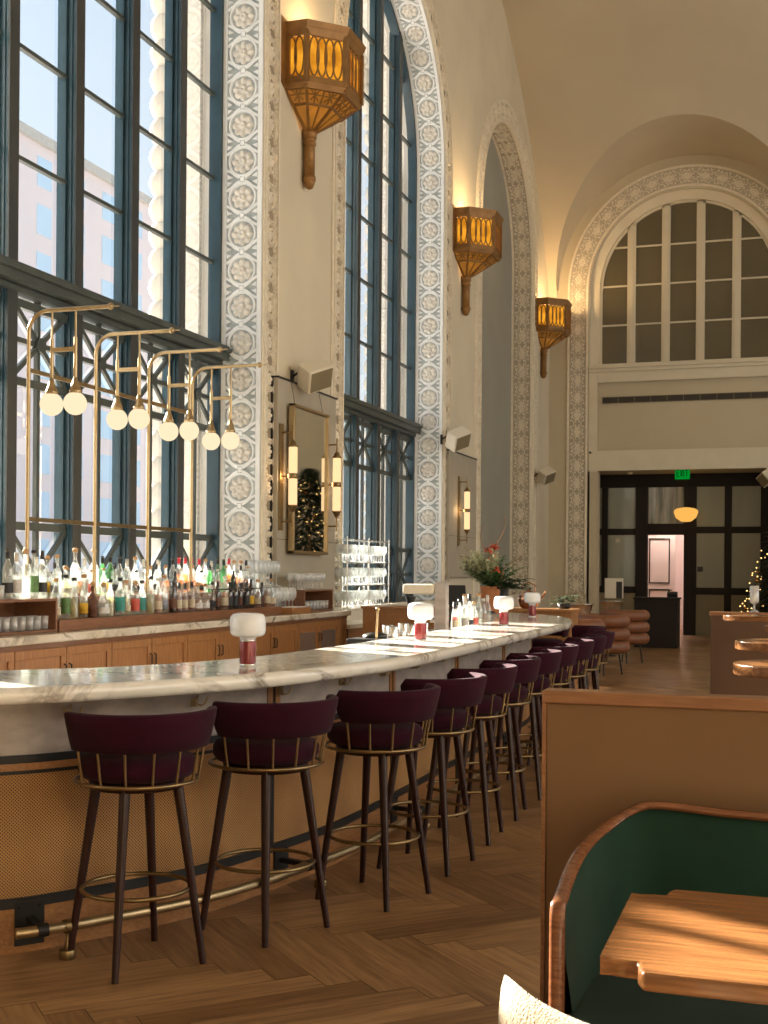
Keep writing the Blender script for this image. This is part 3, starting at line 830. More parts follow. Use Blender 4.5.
mb.build('moulding', M['dkframe'], d2)
mb = MB(); mb.tube([(-2.95, 32.6, 1.08), (-2.95, 32.53, 1.08), (-3.04, 32.53, 1.08)], .014, 8); mb.build('handle', M['darksteel'], d2)
mb = MB(); mb.box(-2.62, -2.5, 33.9, 33.98, 0.9, 2.6); o = mb.build('window_6', M['bluewin']); o['kind'] = 'structure'

# ------------------------------------------------------------------ coved ceiling with a lunette over the far arch
prof = [(29.75, 7.0), (29.66, 7.8), (29.36, 8.6), (28.86, 9.45), (28.2, 10.3), (27.35, 11.1), (26.3, 11.95), (25.15, 12.65), (24.2, 13.1), (22.5, 13.65), (20.0, 14.05), (17.0, 14.2)]
pc = catmull([(y, z, 0) for y, z in prof], 6)
pc = [(p.x, p.y) for p in pc]
LR = 3.02
def cove_y(z):
    for (y0, z0), (y1, z1) in zip(pc, pc[1:]):
        if z0 <= z <= z1: return y0 + (y1 - y0) * (z - z0) / (z1 - z0 + 1e-9)
    return pc[0][0] if z < pc[0][1] else pc[-1][0]
mb = MB(); mb.smooth = True
zs = [7.0 + 0.12 * k for k in range(34)] + [11.0 + .02 * k for k in range(19)] + [11.37, 11.45, 11.6, 11.8, 12.04]
def seg_row(z): 
    d = LR * LR - max(0, z - AZ) ** 2
    return sqrt(d) if (d > 1e-6) else 0.0
for a, b in zip(zs, zs[1:]):
    ya, yb_ = cove_y(a), cove_y(b)
    da, db = seg_row(a), seg_row(b)
    for (xa0, xa1, xb0, xb1) in ((XW, AX - da, XW, AX - db), (AX + da, HALL_X, AX + db, HALL_X)):
        m = 6
        for k in range(m):
            u0, u1 = k / m, (k + 1) / m
            A0 = xa0 + (xa1 - xa0) * u0; A1 = xa0 + (xa1 - xa0) * u1; B0 = xb0 + (xb1 - xb0) * u0; B1 = xb0 + (xb1 - xb0) * u1
            if abs(A1 - A0) < 1e-5 and abs(B1 - B0) < 1e-5: continue
            mb.add([(A0, ya, a), (A1, ya, a), (B1, yb_, b), (B0, yb_, b)], [(0, 1, 2, 3)])
zz = zs[-1]
up = [(cove_y(zz), zz)] + [(y, z) for y, z in pc if z > zz] + [(8.0, 14.2), (Y0, 14.2)]
for (y0, z0), (y1, z1) in zip(up, up[1:]):
    mb.add([(XW, y0, z0), (HALL_X, y0, z0), (HALL_X, y1, z1), (XW, y1, z1)], [(0, 1, 2, 3)])
# lunette soffit
nn = 60
for k in range(nn):
    a0, a1 = pi * k / nn, pi * (k + 1) / nn
    p = [(AX + LR * cos(a), AZ + LR * sin(a)) for a in (a0, a1)]
    mb.add([(p[0][0], YF, p[0][1]), (p[1][0], YF, p[1][1]), (p[1][0], cove_y(p[1][1]), p[1][1]), (p[0][0], cove_y(p[0][1]), p[0][1])], [(0, 1, 2, 3)])
o = mb.build('ceiling', M['ceil']); o['kind'] = 'structure'

# walls behind and beside the camera, with tall openings for daylight
mb = MB()
arch_wall(mb, 0, 0, Y0, YF, ZT, [(c, RO, SPR, SILL) for c in (2.6, 10.15, 17.67, 25.19)], lambda a, z: (HALL_X, a, z))
o = mb.build('wall_right', M['wall']); o['kind'] = 'structure'
mb = MB(); mb.add([(XO, Y0, 0), (HALL_X, Y0, 0), (HALL_X, Y0, ZT), (XO, Y0, ZT)], [(0, 1, 2, 3)])
o = mb.build('wall_near', M['wall']); o['kind'] = 'structure'
mb = MB(); mb.box(-7.0, HALL_X, Y0, 36.5, 15.4, 15.5)
o = mb.build('ceiling', M['stone']); o['kind'] = 'structure'
#--PART2--
# ------------------------------------------------------------------ wall lanterns
def lerp(a, b, t): return tuple(a[i] + (b[i] - a[i]) * t for i in range(len(a)))
def make_lantern():
    t = thing('wall_lantern', '', 'wall lamp', (0, 0, 0))
    P = [(0, -.60), (.28, -.60), (.64, -.27), (.64, .27), (.28, .60), (0, .60)]
    def sc(k): return [(x * k, y * k) for x, y in P]
    mb = MB()
    mb.prism([(0, -.78), (.03, -.78), (.03, .78), (0, .78)], -.66, .04); mb.add([(0.02, -.78, -.66), (0.02, -.62, -.74), (0.02, .62, -.74), (0.02, .78, -.66), (0.0, -.78, -.66), (0.0, -.62, -.74), (0.0, .62, -.74), (0.0, .78, -.66)], [(0, 1, 2, 3), (4, 5, 6, 7), (1, 5, 6, 2), (0, 4, 5, 1), (3, 2, 6, 7)])
    mb.build('back_plate', M['bronze'], t)
    mb = MB()
    def rim(k0, k1, z0, z1, inner=0.86):
        a, b = sc(k0), sc(k1); ia, ib = sc(k0 * inner), sc(k1 * inner)
        for i in range(5):
            mb.add([(*a[i], z0), (*a[i + 1], z0), (*b[i + 1], z1), (*b[i], z1)], [(0, 1, 2, 3)])
            mb.add([(*ib[i], z1), (*ib[i + 1], z1), (*b[i + 1], z1), (*b[i], z1)], [(0, 1, 2, 3)])
            mb.add([(*ia[i], z0), (*ia[i + 1], z0), (*a[i + 1], z0), (*a[i], z0)], [(0, 1, 2, 3)])
            mb.add([(*ia[i], z0), (*ia[i + 1], z0), (*ib[i + 1], z1), (*ib[i], z1)], [(0, 1, 2, 3)])
    rim(1.05, 1.09, -.07, 0.0); rim(1.0, 1.04, -.15, -.07, .95); rim(1.0, 1.0, -.72, -.62, .95); rim(.98, 1.02, -.76, -.70, .93)
    for x, y in P[1:5]: mb.bar((x, y, -.70), (x, y, -.10), .055, .055)
    for y in (-.58, .58): mb.bar((.04, y, -.70), (.04, y, -.15), .06, .06)
    mb.build('frame', M['bronze'], t)
    gl = MB(); tr = MB()
    zt, zb = -.155, -.615
    for i in range(5):
        a, b = P[i], P[i + 1]; L = sqrt((b[0] - a[0]) ** 2 + (b[1] - a[1]) ** 2)
        k = .955
        gl.add([(a[0] * k, a[1] * k, zb), (b[0] * k, b[1] * k, zb), (b[0] * k, b[1] * k, zt), (a[0] * k, a[1] * k, zt)], [(0, 1, 2, 3)])
        no = 4 if L > .4 else 2; m = .045 / L
        for j in range(no):
            w = (1 - 2 * m) / no; c0 = m + w * (j + .5)
            pts = []
            for q_ in range(21):
                an = 2 * pi * q_ / 20; u = c0 + w * .62 * cos(an); z = (zt + zb) / 2 + (zt - zb) / 2 * .98 * sin(an)
                u = min(max(u, m * .6), 1 - m * .6)
                x, y = lerp(a, b, u); pts.append((x * .985, y * .985, z))
            tr.tube(pts[:-1], .0115, 5, closed=True)
    gl.build('amber_glass', M['amber'], t); tr.build('oval_tracery', M['bronze'], t)
    # fan shaped lower body tapering to the stem
    lo = MB(); rb = MB()
    apex = (.075, 0.0)
    z1, z2, z3 = -.72, -.86, -1.08
    Q = P
    def at(i_pt, f):   # f 0 at body, 1 at stem
        x = i_pt[0] + (apex[0] - i_pt[0]) * f; y = i_pt[1] * (1 - f) + 0.0; return (x, y)
    fz = (z1 - z2) / (z1 - z3)
    def pt(p, f): return (*at(p, f * .9), z1 + (z3 - z1) * f)
    for i in range(5):
        a, b = Q[i], Q[i + 1]; L = sqrt((b[0] - a[0]) ** 2 + (b[1] - a[1]) ** 2)
        lo.add([pt(a, 0), pt(b, 0), pt(b, 1), pt(a, 1)], [(0, 1, 2, 3)])
        rb.bar(pt(a, 0), pt(a, 1), .035, .03, up=(a[0], a[1], -.5))
        rb.bar(pt(a, .40), pt(b, .40), .03, .03)
        nsub = 4 if L > .4 else 2
        for j in ([2] if nsub == 4 else []):
            p = lerp(a, b, j / nsub); f0 = .4 if (j % 2 or nsub == 2) else 0.0
            rb.bar(pt(p, f0), pt(p, 1), .018, .02, up=(p[0], p[1], -.5))
        for j in range(nsub // 2):       # star flowers in the fretwork
            c = lerp(a, b, (j + .5) / (nsub // 2)); cc = pt(c, .2); hw = L / nsub * .8
            for q_ in range(4):
                an = pi * q_ / 4; du = hw * cos(an) / L; df = .17 * sin(an)
                p0 = lerp(a, b, (j + .5) / (nsub // 2) - du); p1 = lerp(a, b, (j + .5) / (nsub // 2) + du)
                rb.bar(pt(p0, .2 - df), pt(p1, .2 + df), .016, .02, up=(c[0], c[1], -.5))
    rb.bar(pt(Q[5], 0), pt(Q[5], 1), .035, .03)
    lo.build('horn_glass', M['amber_dim'], t); rb.build('fretwork', M['bronze'], t)
    st = MB(); st.lathe([(.10, -1.05), (.09, -1.10), (.09, -1.14), (.074, -1.15), (.074, -1.19), (.084, -1.20), (.084, -1.22), (.070, -1.23), (.070, -1.60), (.084, -1.61), (.084, -1.65), (.07, -1.66), (.07, -1.68), (.045, -1.74), (0.0, -1.76)][::-1], 8, (.085, 0, 0))
    st.build('stem', M['bronze'], t)
    b = MB(); b.sphere((.30, -.2, -.42), .06, 12, 8); b.sphere((.30, .2, -.42), .06, 12, 8); b.build('bulb', M['globe'], t)
    return t
lan = make_lantern()
spots = [(XW, 13.80, 7.86, 'largest amber glass wall lantern, beside the leftmost tall window'),
         (XW, 21.33, 7.84, 'middle amber glass wall lantern, between the second window and blind arch'),
         (XW, 28.58, 7.82, 'furthest amber glass wall lantern, in the corner beside the carved end arch')]
for i, (x, y, z, lb) in enumerate(spots):
    o = lan if i == 0 else copy_tree(lan)
    o.location = (x, y, z); tag(o, lb, 'wall lamp', 'amber glass wall lanterns')
    L = bpy.data.lights.new('lantern bulb', 'POINT'); L.energy = (38, 46, 62)[i]; L.color = (1.0, 0.66, 0.32); L.shadow_soft_size = 0.09
    lo_ = bpy.data.objects.new('lantern_bulb_light', L); COL.objects.link(lo_); lo_.location = (.32, 0, -.02); lo_.parent = o

# ------------------------------------------------------------------ brass gantry with opal globes
def num_word(n): return ['first', 'second', 'third', 'fourth', 'fifth', 'sixth', 'seventh', 'eighth', 'ninth', 'tenth', 'eleventh', 'twelfth', 'thirteenth', 'fourteenth', 'fifteenth'][n - 1]
RW2 = ['front', 'back']
t = thing('brass_globe_light', 'tall brass frame of four curved arms carrying eight glowing opal globes before the left window', 'light fixture', (-5.40, 9.15, 1.28))
GY = [7.85, 8.78, 9.65, 10.48]; ox, oy, oz = -5.40, 9.15, 1.28
for y in GY:
    mb = MB(); pts = [(0, y - oy, 0)] + [(0, y - oy, 3.25 - oz)]
    for k in range(1, 9):
        a = pi / 2 * k / 8; pts.append((.16 - .16 * cos(a), y - oy, 3.25 - oz + .16 * sin(a)))
    pts.append((.68, y - oy, 3.41 - oz))
    mb.tube(pts, .0155, 10); mb.sphere((.69, y - oy, 3.41 - oz), .026, 10, 8); mb.tube([(.69, y - oy, 3.41 - oz), (.76, y - oy, 3.41 - oz)], .005, 6)
    mb.lathe([(.05, 0), (.05, .012), (.02, .02)], 16, (0, y - oy, 0))
    mb.build('curved_arm', M['brass'], t)
    mb = MB(); mb.box(.20, .40, y - oy - .012, y - oy + .012, 3.10 - oz, 3.13 - oz); mb.build('cross_piece', M['brass'], t)
    for x in (.20, .40):
        mb = MB(); mb.tube([(x, y - oy, 3.40 - oz), (x, y - oy, 3.20 - oz)], .008, 8); mb.tube([(x, y - oy, 3.20 - oz), (x, y - oy, 2.89 - oz)], .014, 8)
        mb.lathe([(.014, 2.905 - oz), (.022, 2.87 - oz), (.040, 2.82 - oz), (.046, 2.812 - oz), (.046, 2.79 - oz), (.03, 2.782 - oz)], 16, (x, y - oy, 0))
        rod = mb.build('drop_rod', M['brass'], t)
        mb = MB(); mb.sphere((x, y - oy, 2.715 - oz), .086, 20, 14); mb.build('globe', M['globe'], rod)
for z in (2.98, 1.87):
    mb = MB(); mb.box(-.02, -.002, GY[0] - oy, GY[3] - oy, z - oz - .016, z - oz + .016); mb.build('stringer', M['brass_dark'], t)

# ------------------------------------------------------------------ fabric panel, mirror, tube sconces, speakers on the piers
def slab_panel(y0, y1, z0, z1, lb):
    t = thing('wall_panel', lb, 'wall panel', (XW + .01, (y0 + y1) / 2, z0))
    mb = MB(); w = (y1 - y0) / 2; mb.box(0, .075, -w, w, 0, z1 - z0); mb.build('board', M['panel'], t, bevel=.004)
    mb = MB(); mb.box(-.005, .085, -w - .012, w + .012, z1 - z0, z1 - z0 + .02); mb.box(-.005, .02, -w - .02, -w, 0, z1 - z0)
    mb.build('edge_trim', M['darksteel'], t)
    mb = MB(); mb.box(.076, .079, -w, w, (z1 - z0) * .33, (z1 - z0) * .33 + .006); mb.build('joint', M['darksteel'], t)
    return t
slab_panel(12.90, 14.78, .95, 3.70, 'taupe fabric wall panel behind the brass framed mirror')
slab_panel(20.28, 22.20, 1.41, 3.58, 'plain taupe wall panel left of the blind arch, with a single tube sconce')
t = thing('wall_mirror', 'brass framed mirror hung between two tube sconces, reflecting a lit tree', 'mirror', (-5.53, 13.70, 1.70))
mb = MB()
for (a, b, c_, d) in ((-.56, .56, 0, .035), (-.56, .56, 1.70, 1.735), (-.56, -.525, 0, 1.735), (.525, .56, 0, 1.735)): mb.box(0, .075, a, b, c_, d)
mb.build('frame', M['brass'], t, bevel=.004)
mb = MB(); mb.box(.02, .05, -.53, .53, .03, 1.71); mb.build('mirror_glass', M['mirror'], t)
for y in (-.45, .45):
    mb = MB(); mb.tube([(.03, y, 1.73), (-.02, y * .98, 1.99)], .003, 5); mb.build('hanging_wire', M['darksteel'], t)
def make_tube_sconce():
    t = thing('tube_sconce', '', 'wall lamp', (0, 0, 0))
    mb = MB(); mb.box(0, .02, -.05, .05, -.62, .60); mb.build('back_plate', M['brass_dark'], t, bevel=.004)
    for z in (-.52, 0, .50):
        mb = MB(); mb.tube([(.02, 0, z), (.155, 0, z)], .011, 8); mb.build('bracket', M['brass_dark'], t)
    mb = MB(); mb.tube([(.155, 0, -.58), (.155, 0, .58)], .011, 8); mb.build('rod', M['brass_dark'], t)
    mb = MB()
    for z in (0,): mb.lathe([(.05, -.03), (.058, -.02), (.058, .02), (.05, .03)], 16, (.155, 0, z))
    mb.lathe([(.056, .33), (.056, .345), (.04, .36), (.03, .39), (.014, .41)], 16, (.155, 0, 0)); mb.lathe([(.014, -.41), (.03, -.39), (.04, -.36), (.056, -.345), (.056, -.33)], 16, (.155, 0, 0))
    mb.build('collar', M['brass_dark'], t)
    for s in (-1, 1):
        mb = MB(); z0, z1 = (.03, .335) if s > 0 else (-.335, -.03)
        mb.lathe([(.047, z0), (.05, z0 + .02), (.05, z1 - .02), (.047, z1)], 20, (.155, 0, 0)); mb.build('opal_tube', M['tube'], t)
    return t
ts = make_tube_sconce()
for i, (x, y, z, lb) in enumerate([(XW + .09, 12.98, 2.58, 'brass wall sconce with two lit tubes at the left edge of the mirror'),
                        (XW + .09, 14.40, 2.58, 'brass wall sconce with two lit tubes at the right edge of the mirror'),
                        (XW + .09, 20.90, 2.58, 'single two tube brass sconce on the taupe panel beyond the second window')]):
    o = ts if i == 0 else copy_tree(ts)
    o.location = (x, y, z); tag(o, lb, 'wall lamp', 'two tube wall sconces')
    L = bpy.data.lights.new('sconce tube', 'POINT'); L.energy = 5; L.color = (1.0, 0.62, 0.30); L.shadow_soft_size = 0.05
    lo_ = bpy.data.objects.new('sconce_tube_light', L); COL.objects.link(lo_); lo_.location = (.085, 0, 0); lo_.parent = o

def make_speaker():
    t = thing('wall_speaker', '', 'speaker', (0, 0, 0))
    R_ = Matrix.Rotation(radians(-28), 3, 'Y') @ Matrix.Rotation(radians(-38), 3, 'Z')
    R_ = Matrix.Rotation(radians(-22), 3, 'Z') @ Matrix.Rotation(radians(32), 3, 'Y') @ Matrix.Rotation(radians(24), 3, 'X')
    mb = MB(); mb.cbox((.30, 0, 0), (.24, .36, .30), R_); mb.build('cabinet', M['white'], t, bevel=.018)
    mb = MB(); mb.cbox(Vector((.30, 0, 0)) + R_ @ Vector((.122, 0, 0)), (.01, .31, .25), R_); mb.build('grille', M['olive'], t)
    mb = MB(); mb.box(0, .02, -.04, .04, -.08, .08); mb.tube([(.01, 0, 0), (.09, 0, .05), (.22, 0, .03)], .014, 8); mb.build('bracket', M['darksteel'], t)
    return t
sp = make_speaker()
for i, (x, y, z, lb) in enumerate([(XW, 13.50, 3.80, 'white speaker box bracketed above the mirror panel'),
                     (XW, 20.05, 3.74, 'white speaker box above the taupe panel between second window and blind arch'),
                     (XW, 27.9, 3.72, 'white speaker box low in the far corner below the corner lantern')]):
    o = sp if i == 0 else copy_tree(sp)
    o.location = (x, y, z); tag(o, lb, 'speaker', 'white wall speakers')
o = copy_tree(sp); o.location = (-.42, YF, 3.72); o.rotation_euler = (0, 0, -pi / 2 - .5)
tag(o, 'white speaker box at the right end of the dark doorway head', 'speaker', 'white wall speakers')

# ------------------------------------------------------------------ the curved bar
OUT = [(-5.0, 2.62), (-4.3, 2.82), (-3.4, 3.22), (-2.70, 3.76), (-2.41, 4.12), (-2.11, 4.68), (-1.94, 5.34), (-1.85, 5.95), (-1.83, 6.8), (-1.83, 8.0), (-1.83, 9.2), (-1.83, 10.1), (-1.85, 10.8), (-2.01, 11.7), (-2.30, 12.42), (-2.79, 12.95), (-3.35, 13.12)]
INN = [(-5.0, 3.45), (-4.2, 3.72), (-3.17, 4.42), (-3.02, 4.58), (-2.87, 4.72), (-2.62, 5.25), (-2.50, 6.04), (-2.46, 7.5), (-2.48, 8.8), (-2.50, 10.0), (-2.52, 10.75), (-2.78, 11.35), (-3.35, 11.55)]
oc = [(p.x, p.y) for p in catmull([(x, y, 0) for x, y in OUT], 8)]
ic = [(p.x, p.y) for p in catmull([(x, y, 0) for x, y in INN], 8)]
def offset(c, d):
    out = []
    for i, p in enumerate(c):
        a = c[max(i - 1, 0)]; b = c[min(i + 1, len(c) - 1)]
        tx, ty = b[0] - a[0], b[1] - a[1]; l = sqrt(tx * tx + ty * ty); tx /= l; ty /= l
        out.append((p[0] + ty * d, p[1] - tx * d))      # right hand side of travel = outward
    return out
def arclen(c):
    s = [0]
    for a, b in zip(c, c[1:]): s.append(s[-1] + sqrt((a[0] - b[0]) ** 2 + (a[1] - b[1]) ** 2))
    return s
bc = offset(oc, -0.36); bs = arclen(bc)
def on_curve(c, S, s):
    for i in range(len(c) - 1):
        if S[i] <= s <= S[i + 1]:
            u = (s - S[i]) / (S[i + 1] - S[i]); p = lerp(c[i], c[i + 1], u)
            t = (c[i + 1][0] - c[i][0], c[i + 1][1] - c[i][1]); l = sqrt(t[0] ** 2 + t[1] ** 2)
            return p, (t[0] / l, t[1] / l)
    return c[-1], (0, 1)
def sub(c, S, s0, s1):
    out = [on_curve(c, S, s0)[0]] + [c[i] for i in range(len(c)) if s0 + .01 < S[i] < s1 - .01] + [on_curve(c, S, s1)[0]]
    return out
# worktop slab with a rounded edge
t = thing('bar_worktop', 'long curved white marble counter slab of the front bar with thick rounded edge', 'counter top', (-2.1, 8.0, 1.01))
mb = MB(); rows = []
edge = [(-.05, 1.005), (-.006, 1.008), (.004, 1.022), (.008, 1.04), (.004, 1.058), (-.008, 1.068), (-.03, 1.070)]
mb.smooth = True
for d, z in edge: rows.append([(x, y, z) for x, y in offset(oc, d)])
mb.grid(rows, smooth=True)
mb.smooth = False
inn = offset(oc, -.03); ncp = len(inn)
S1 = arclen(inn); S2 = arclen(ic)
a = [on_curve(inn, S1, S1[-1] * k / 120)[0] for k in range(121)]; b = [on_curve(ic, S2, S2[-1] * k / 120)[0] for k in range(121)]
for k in range(120):
    mb.add([(*a[k], 1.07), (*a[k + 1], 1.07), (*b[k + 1], 1.07), (*b[k], 1.07)], [(0, 1, 2, 3)])
    mb.add([(*a[k], 1.005), (*a[k + 1], 1.005), (*b[k + 1], 1.005), (*b[k], 1.005)], [(0, 1, 2, 3)])
    mb.add([(*b[k], 1.005), (*b[k + 1], 1.005), (*b[k + 1], 1.07), (*b[k], 1.07)], [(0, 1, 2, 3)])
mb.add([(*a[-1], 1.005), (*b[-1], 1.005), (*b[-1], 1.07), (*a[-1], 1.07)], [(0, 1, 2, 3)])
mb.build('slab', M['marble'], t, world=True)
t['category'] = 'counter top'
# body
bar = thing('bar_counter', 'curved front bar with grey metal upper panels, woven cane front and oak base', 'bar', (-2.4, 8.0, 0))
def ribbon(mb, c, S, s0, s1, z0, z1, d0, d1, uv=False):
    p = sub(c, S, s0, s1); A = offset(p, d0) if len(p) > 1 else p; B = offset(p, d1)
    s = s0
    for i in range(len(p) - 1):
        ds = sqrt((p[i + 1][0] - p[i][0]) ** 2 + (p[i + 1][1] - p[i][1]) ** 2)
        vs = [(*A[i], z0), (*A[i + 1], z0), (*B[i + 1], z0), (*B[i], z0), (*A[i], z1), (*A[i + 1], z1), (*B[i + 1], z1), (*B[i], z1)]
        fs = [(0, 1, 2, 3), (4, 5, 6, 7), (3, 2, 6, 7), (0, 1, 5, 4)]
        u = [[(s, z0), (s + ds, z0), (s + ds, z0), (s, z0)], [(s, z1), (s + ds, z1), (s + ds, z1), (s, z1)], [(s, z0), (s + ds, z0), (s + ds, z1), (s, z1)], [(s, z0), (s + ds, z0), (s + ds, z1), (s, z1)]]
        if i == 0: fs.append((0, 3, 7, 4)); u.append([(s, z0)] * 4)
        if i == len(p) - 2: fs.append((1, 2, 6, 5)); u.append([(s, z0)] * 4)
        mb.add(vs, fs, u if uv else None); s += ds
TOT = bs[-1]
# anchor the joints: one stands at Y = 5.3
s_anchor = min(range(len(bc)), key=lambda i: abs(bc[i][1] - 5.30)); s_anchor = bs[s_anchor]
joints = sorted([s_anchor + (1.45 if k > 0 else 1.85) * k for k in range(-6, 12) if 0.1 < s_anchor + 1.45 * k < TOT - .1])
mb = MB(); ribbon(mb, bc, bs, 0, TOT, 0, 1.0, -.10, -.03); mb.build('core', M['baroak'], bar, world=True)
mb = MB(); ribbon(mb, bc, bs, 0, TOT, 0.0, .175, -.05, .005); mb.build('base_board', M['baroak'], bar, world=True)
mb = MB(); ribbon(mb, bc, bs, 0, TOT, .712, .74, -.03, .012); mb.build('wood_rail', M['baroak'], bar, world=True)
mb = MB(); ribbon(mb, bc, bs, 0, TOT, .74, .772, -.03, .010); mb.build('metal_band', M['darksteel'], bar, world=True)
mb = MB(); ribbon(mb, bc, bs, 0, TOT, .697, .712, -.03, .006); mb.build('metal_band', M['darksteel'], bar, world=True)
mb = MB(); ribbon(mb, bc, bs, 0, TOT, .175, .215, -.03, .008); mb.build('metal_band', M['darksteel'], bar, world=True)
lims = [0] + joints + [TOT]
for s0, s1 in zip(lims, lims[1:]):
    if s1 - s0 < .2: continue
    mb = MB(); ribbon(mb, bc, bs, s0 + .05, s1 - .05, .772, 1.003, -.03, -.002); mb.build('metal_panel', M['zinc'], bar, world=True)
    mb = MB(); ribbon(mb, bc, bs, s0 + .012, s1 - .012, .215, .697, -.03, -.004, uv=True); mb.build('cane_panel', M['cane'], bar, world=True)
for s in joints:
    mb = MB(); ribbon(mb, bc, bs, s - .05, s - .012, .772, 1.003, -.03, .004); ribbon(mb, bc, bs, s + .012, s + .05, .772, 1.003, -.03, .004); mb.build('oak_post', M['oak'], bar, world=True)
    mb = MB(); ribbon(mb, bc, bs, s - .012, s + .012, .02, 1.003, -.03, -.001); mb.build('metal_strip', M['darksteel'], bar, world=True)
# purse hooks under the slab
k = 0; s = .35
hs = []
while s < TOT - .3: hs.append(s); s += .60
for s in hs:
    (px, py), (tx, ty) = on_curve(bc, bs, s); nx, ny = ty, -tx
    mb = MB(); bx, by, bz = px + nx * .004, py + ny * .004, .925
    mb.cbox((bx, by, bz), (.012, .03, .03), Matrix.Rotation(atan2(ny, nx), 3, 'Z'))
    for sg in (-1, 1):
        pts = []
        for q_ in range(8):
            a_ = q_ / 7; pts.append((bx + nx * (.01 + .03 * sin(a_ * pi / 2)) + tx * sg * .042 * a_, by + ny * (.01 + .03 * sin(a_ * pi / 2)) + ty * sg * .042 * a_, bz - .014 * sin(a_ * pi) + .028 * a_ * a_))
        mb.tube(pts, .0050, 6)
    mb.tube([(bx + nx * .01, by + ny * .01, bz + .02), (bx + nx * .025, by + ny * .025, bz + .035)], .0042, 6)
    mb.build('purse_hook', M['brass'], bar, world=True)
# foot rail
rc = offset(bc, .17); rs = arclen(rc)
s_st = min(range(len(rc)), key=lambda i: abs(rc[i][1] - 3.93)); s_st = rs[s_st] + .02
mb = MB(); pts = [(x, y, .125) for x, y in sub(rc, rs, s_st, rs[-1] - .15)]
mb.tube(pts, .021, 12); mb.build('foot_rail', M['brass'], bar, world=True)
ss = s_st + .20; n_ = 0
while ss < rs[-1] - .3:
    (px, py), (tx, ty) = on_curve(rc, rs, ss); nx, ny = ty, -tx
    mb = MB(); mb.lathe([(.030, 0), (.031, .001), (.031, .034), (.029, .036), (.012, .0365), (.012, .06), (.006, .075), (.006, .11)], 14, (px, py, 0)); mb.tube([(px - tx * .014, py - ty * .014, .125), (px + tx * .014, py + ty * .014, .125)], .027, 12)
    mb.build('rail_foot', M['brass_dark'], bar, world=True)
    (px, py), (tx, ty) = on_curve(rc, rs, ss - .10); nx, ny = ty, -tx
    mb = MB(); rot = Matrix.Rotation(atan2(ny, nx), 3, 'Z')
    mb.cbox((px - nx * .163, py - ny * .163, .115), (.012, .115, .17), rot); mb.bar((px - nx * .16, py - ny * .16, .13), (px, py, .125), .03, .022)
    mb.tube([(px - tx * .02, py - ty * .02, .125), (px + tx * .02, py + ty * .02, .125)], .026, 12)
    for sx in (-.04, .04): mb.sphere((px - nx * .156 + tx * sx, py - ny * .156 + ty * sx, .18), .007, 8, 6)
    mb.build('rail_bracket', M['darksteel'], bar, world=True)
    ss += 1.45

# ------------------------------------------------------------------ bar stools
def make_stool():
    t = thing('bar_stool', '', 'bar stool', (0, 0, 0))
    # local frame: +X is behind the sitter (towards the room), -X faces the bar
    mb = MB()
    mb.lathe([(0, .705), (.17, .705), (.205, .715), (.222, .74), (.222, .77), (.21, .79), (.17, .802), (0, .808)], 32); mb.build('seat', M['velvet'], t)
    # upholstered curved back
    P = []; nA = 26; a0, a1 = radians(-82), radians(82)
    for k in range(nA + 1):
        u = k / nA; a = a0 + (a1 - a0) * u; e = min(u, 1 - u) * 2
        ends = min(1, e / .08); ends = sqrt(max(0, 1 - (1 - ends) ** 2)) if ends < 1 else 1
        zt = .974; zb = .828
        th = .021 * (.35 + .65 * ends)
        row = []
        for (fz, off) in ((0, -.4), (0.03, -.9), (.25, -1), (.75, -1), (.96, -.9), (1, -.4), (1, .4), (.96, .9), (.75, 1), (.25, 1), (.03, .9), (0, .4), (0, -.4)):
            z = zb + (zt - zb) * (.5 + (fz - .5) * (.55 + .45 * ends)); R0 = .254 + .034 * (z - .838) / .15 + off * th
            row.append((R0 * cos(a), R0 * sin(a), z))
        P.append(row)
    mb = MB(); mb.grid(P, smooth=True); mb.add(P[0][:-1], [tuple(range(12))]); mb.add(P[-1][:-1], [tuple(range(12))]); mb.build('backrest', M['velvet'], t)
    mb = MB(); mb.tube([(.232 * cos(2 * pi * k / 40), .232 * sin(2 * pi * k / 40), .700) for k in range(40)], .008, 8, closed=True)
    mb.build('seat_ring', M['brass_dark'], t)
    for k in range(7):
        a = radians(-72 + 24 * k); a2 = a
        mb = MB(); mb.tube([(.232 * cos(a), .232 * sin(a), .70), (.256 * cos(a2), .256 * sin(a2), .84)], .0052, 7); mb.build('spindle', M['brass_dark'], t)
    mb = MB(); mb.tube([(.205 * cos(2 * pi * k / 40), .205 * sin(2 * pi * k / 40), .285) for k in range(40)], .0085, 8, closed=True); mb.build('foot_ring', M['brass_dark'], t)
    for k in range(4):
        a = pi / 4 + pi / 2 * k + radians(15)
        mb = MB(); mb.tube([(.155 * cos(a), .155 * sin(a), .705), (.262 * cos(a), .262 * sin(a), 0.0)], [.0215, .0135], 12); mb.build('leg', M['stoolwood'], t)
    mb = MB(); mb.lathe([(.0, .672), (.18, .672), (.18, .705), (0, .705)], 28); mb.build('under_plate', M['stoolwood'], t)
    return t
stool = make_stool()
os_ = arclen(oc)
ordn = ['nearest', 'second', 'third', 'fourth', 'fifth', 'sixth', 'seventh', 'eighth', 'ninth', 'tenth', 'eleventh']
SP = [(-2.375, 4.18), (-2.085, 4.74), (-1.82, 5.38), (-1.765, 6.06), (-1.76, 6.78), (-1.765, 7.49), (-1.76, 8.20), (-1.765, 8.92), (-1.76, 9.63), (-1.765, 10.35), (-1.80, 11.10)]
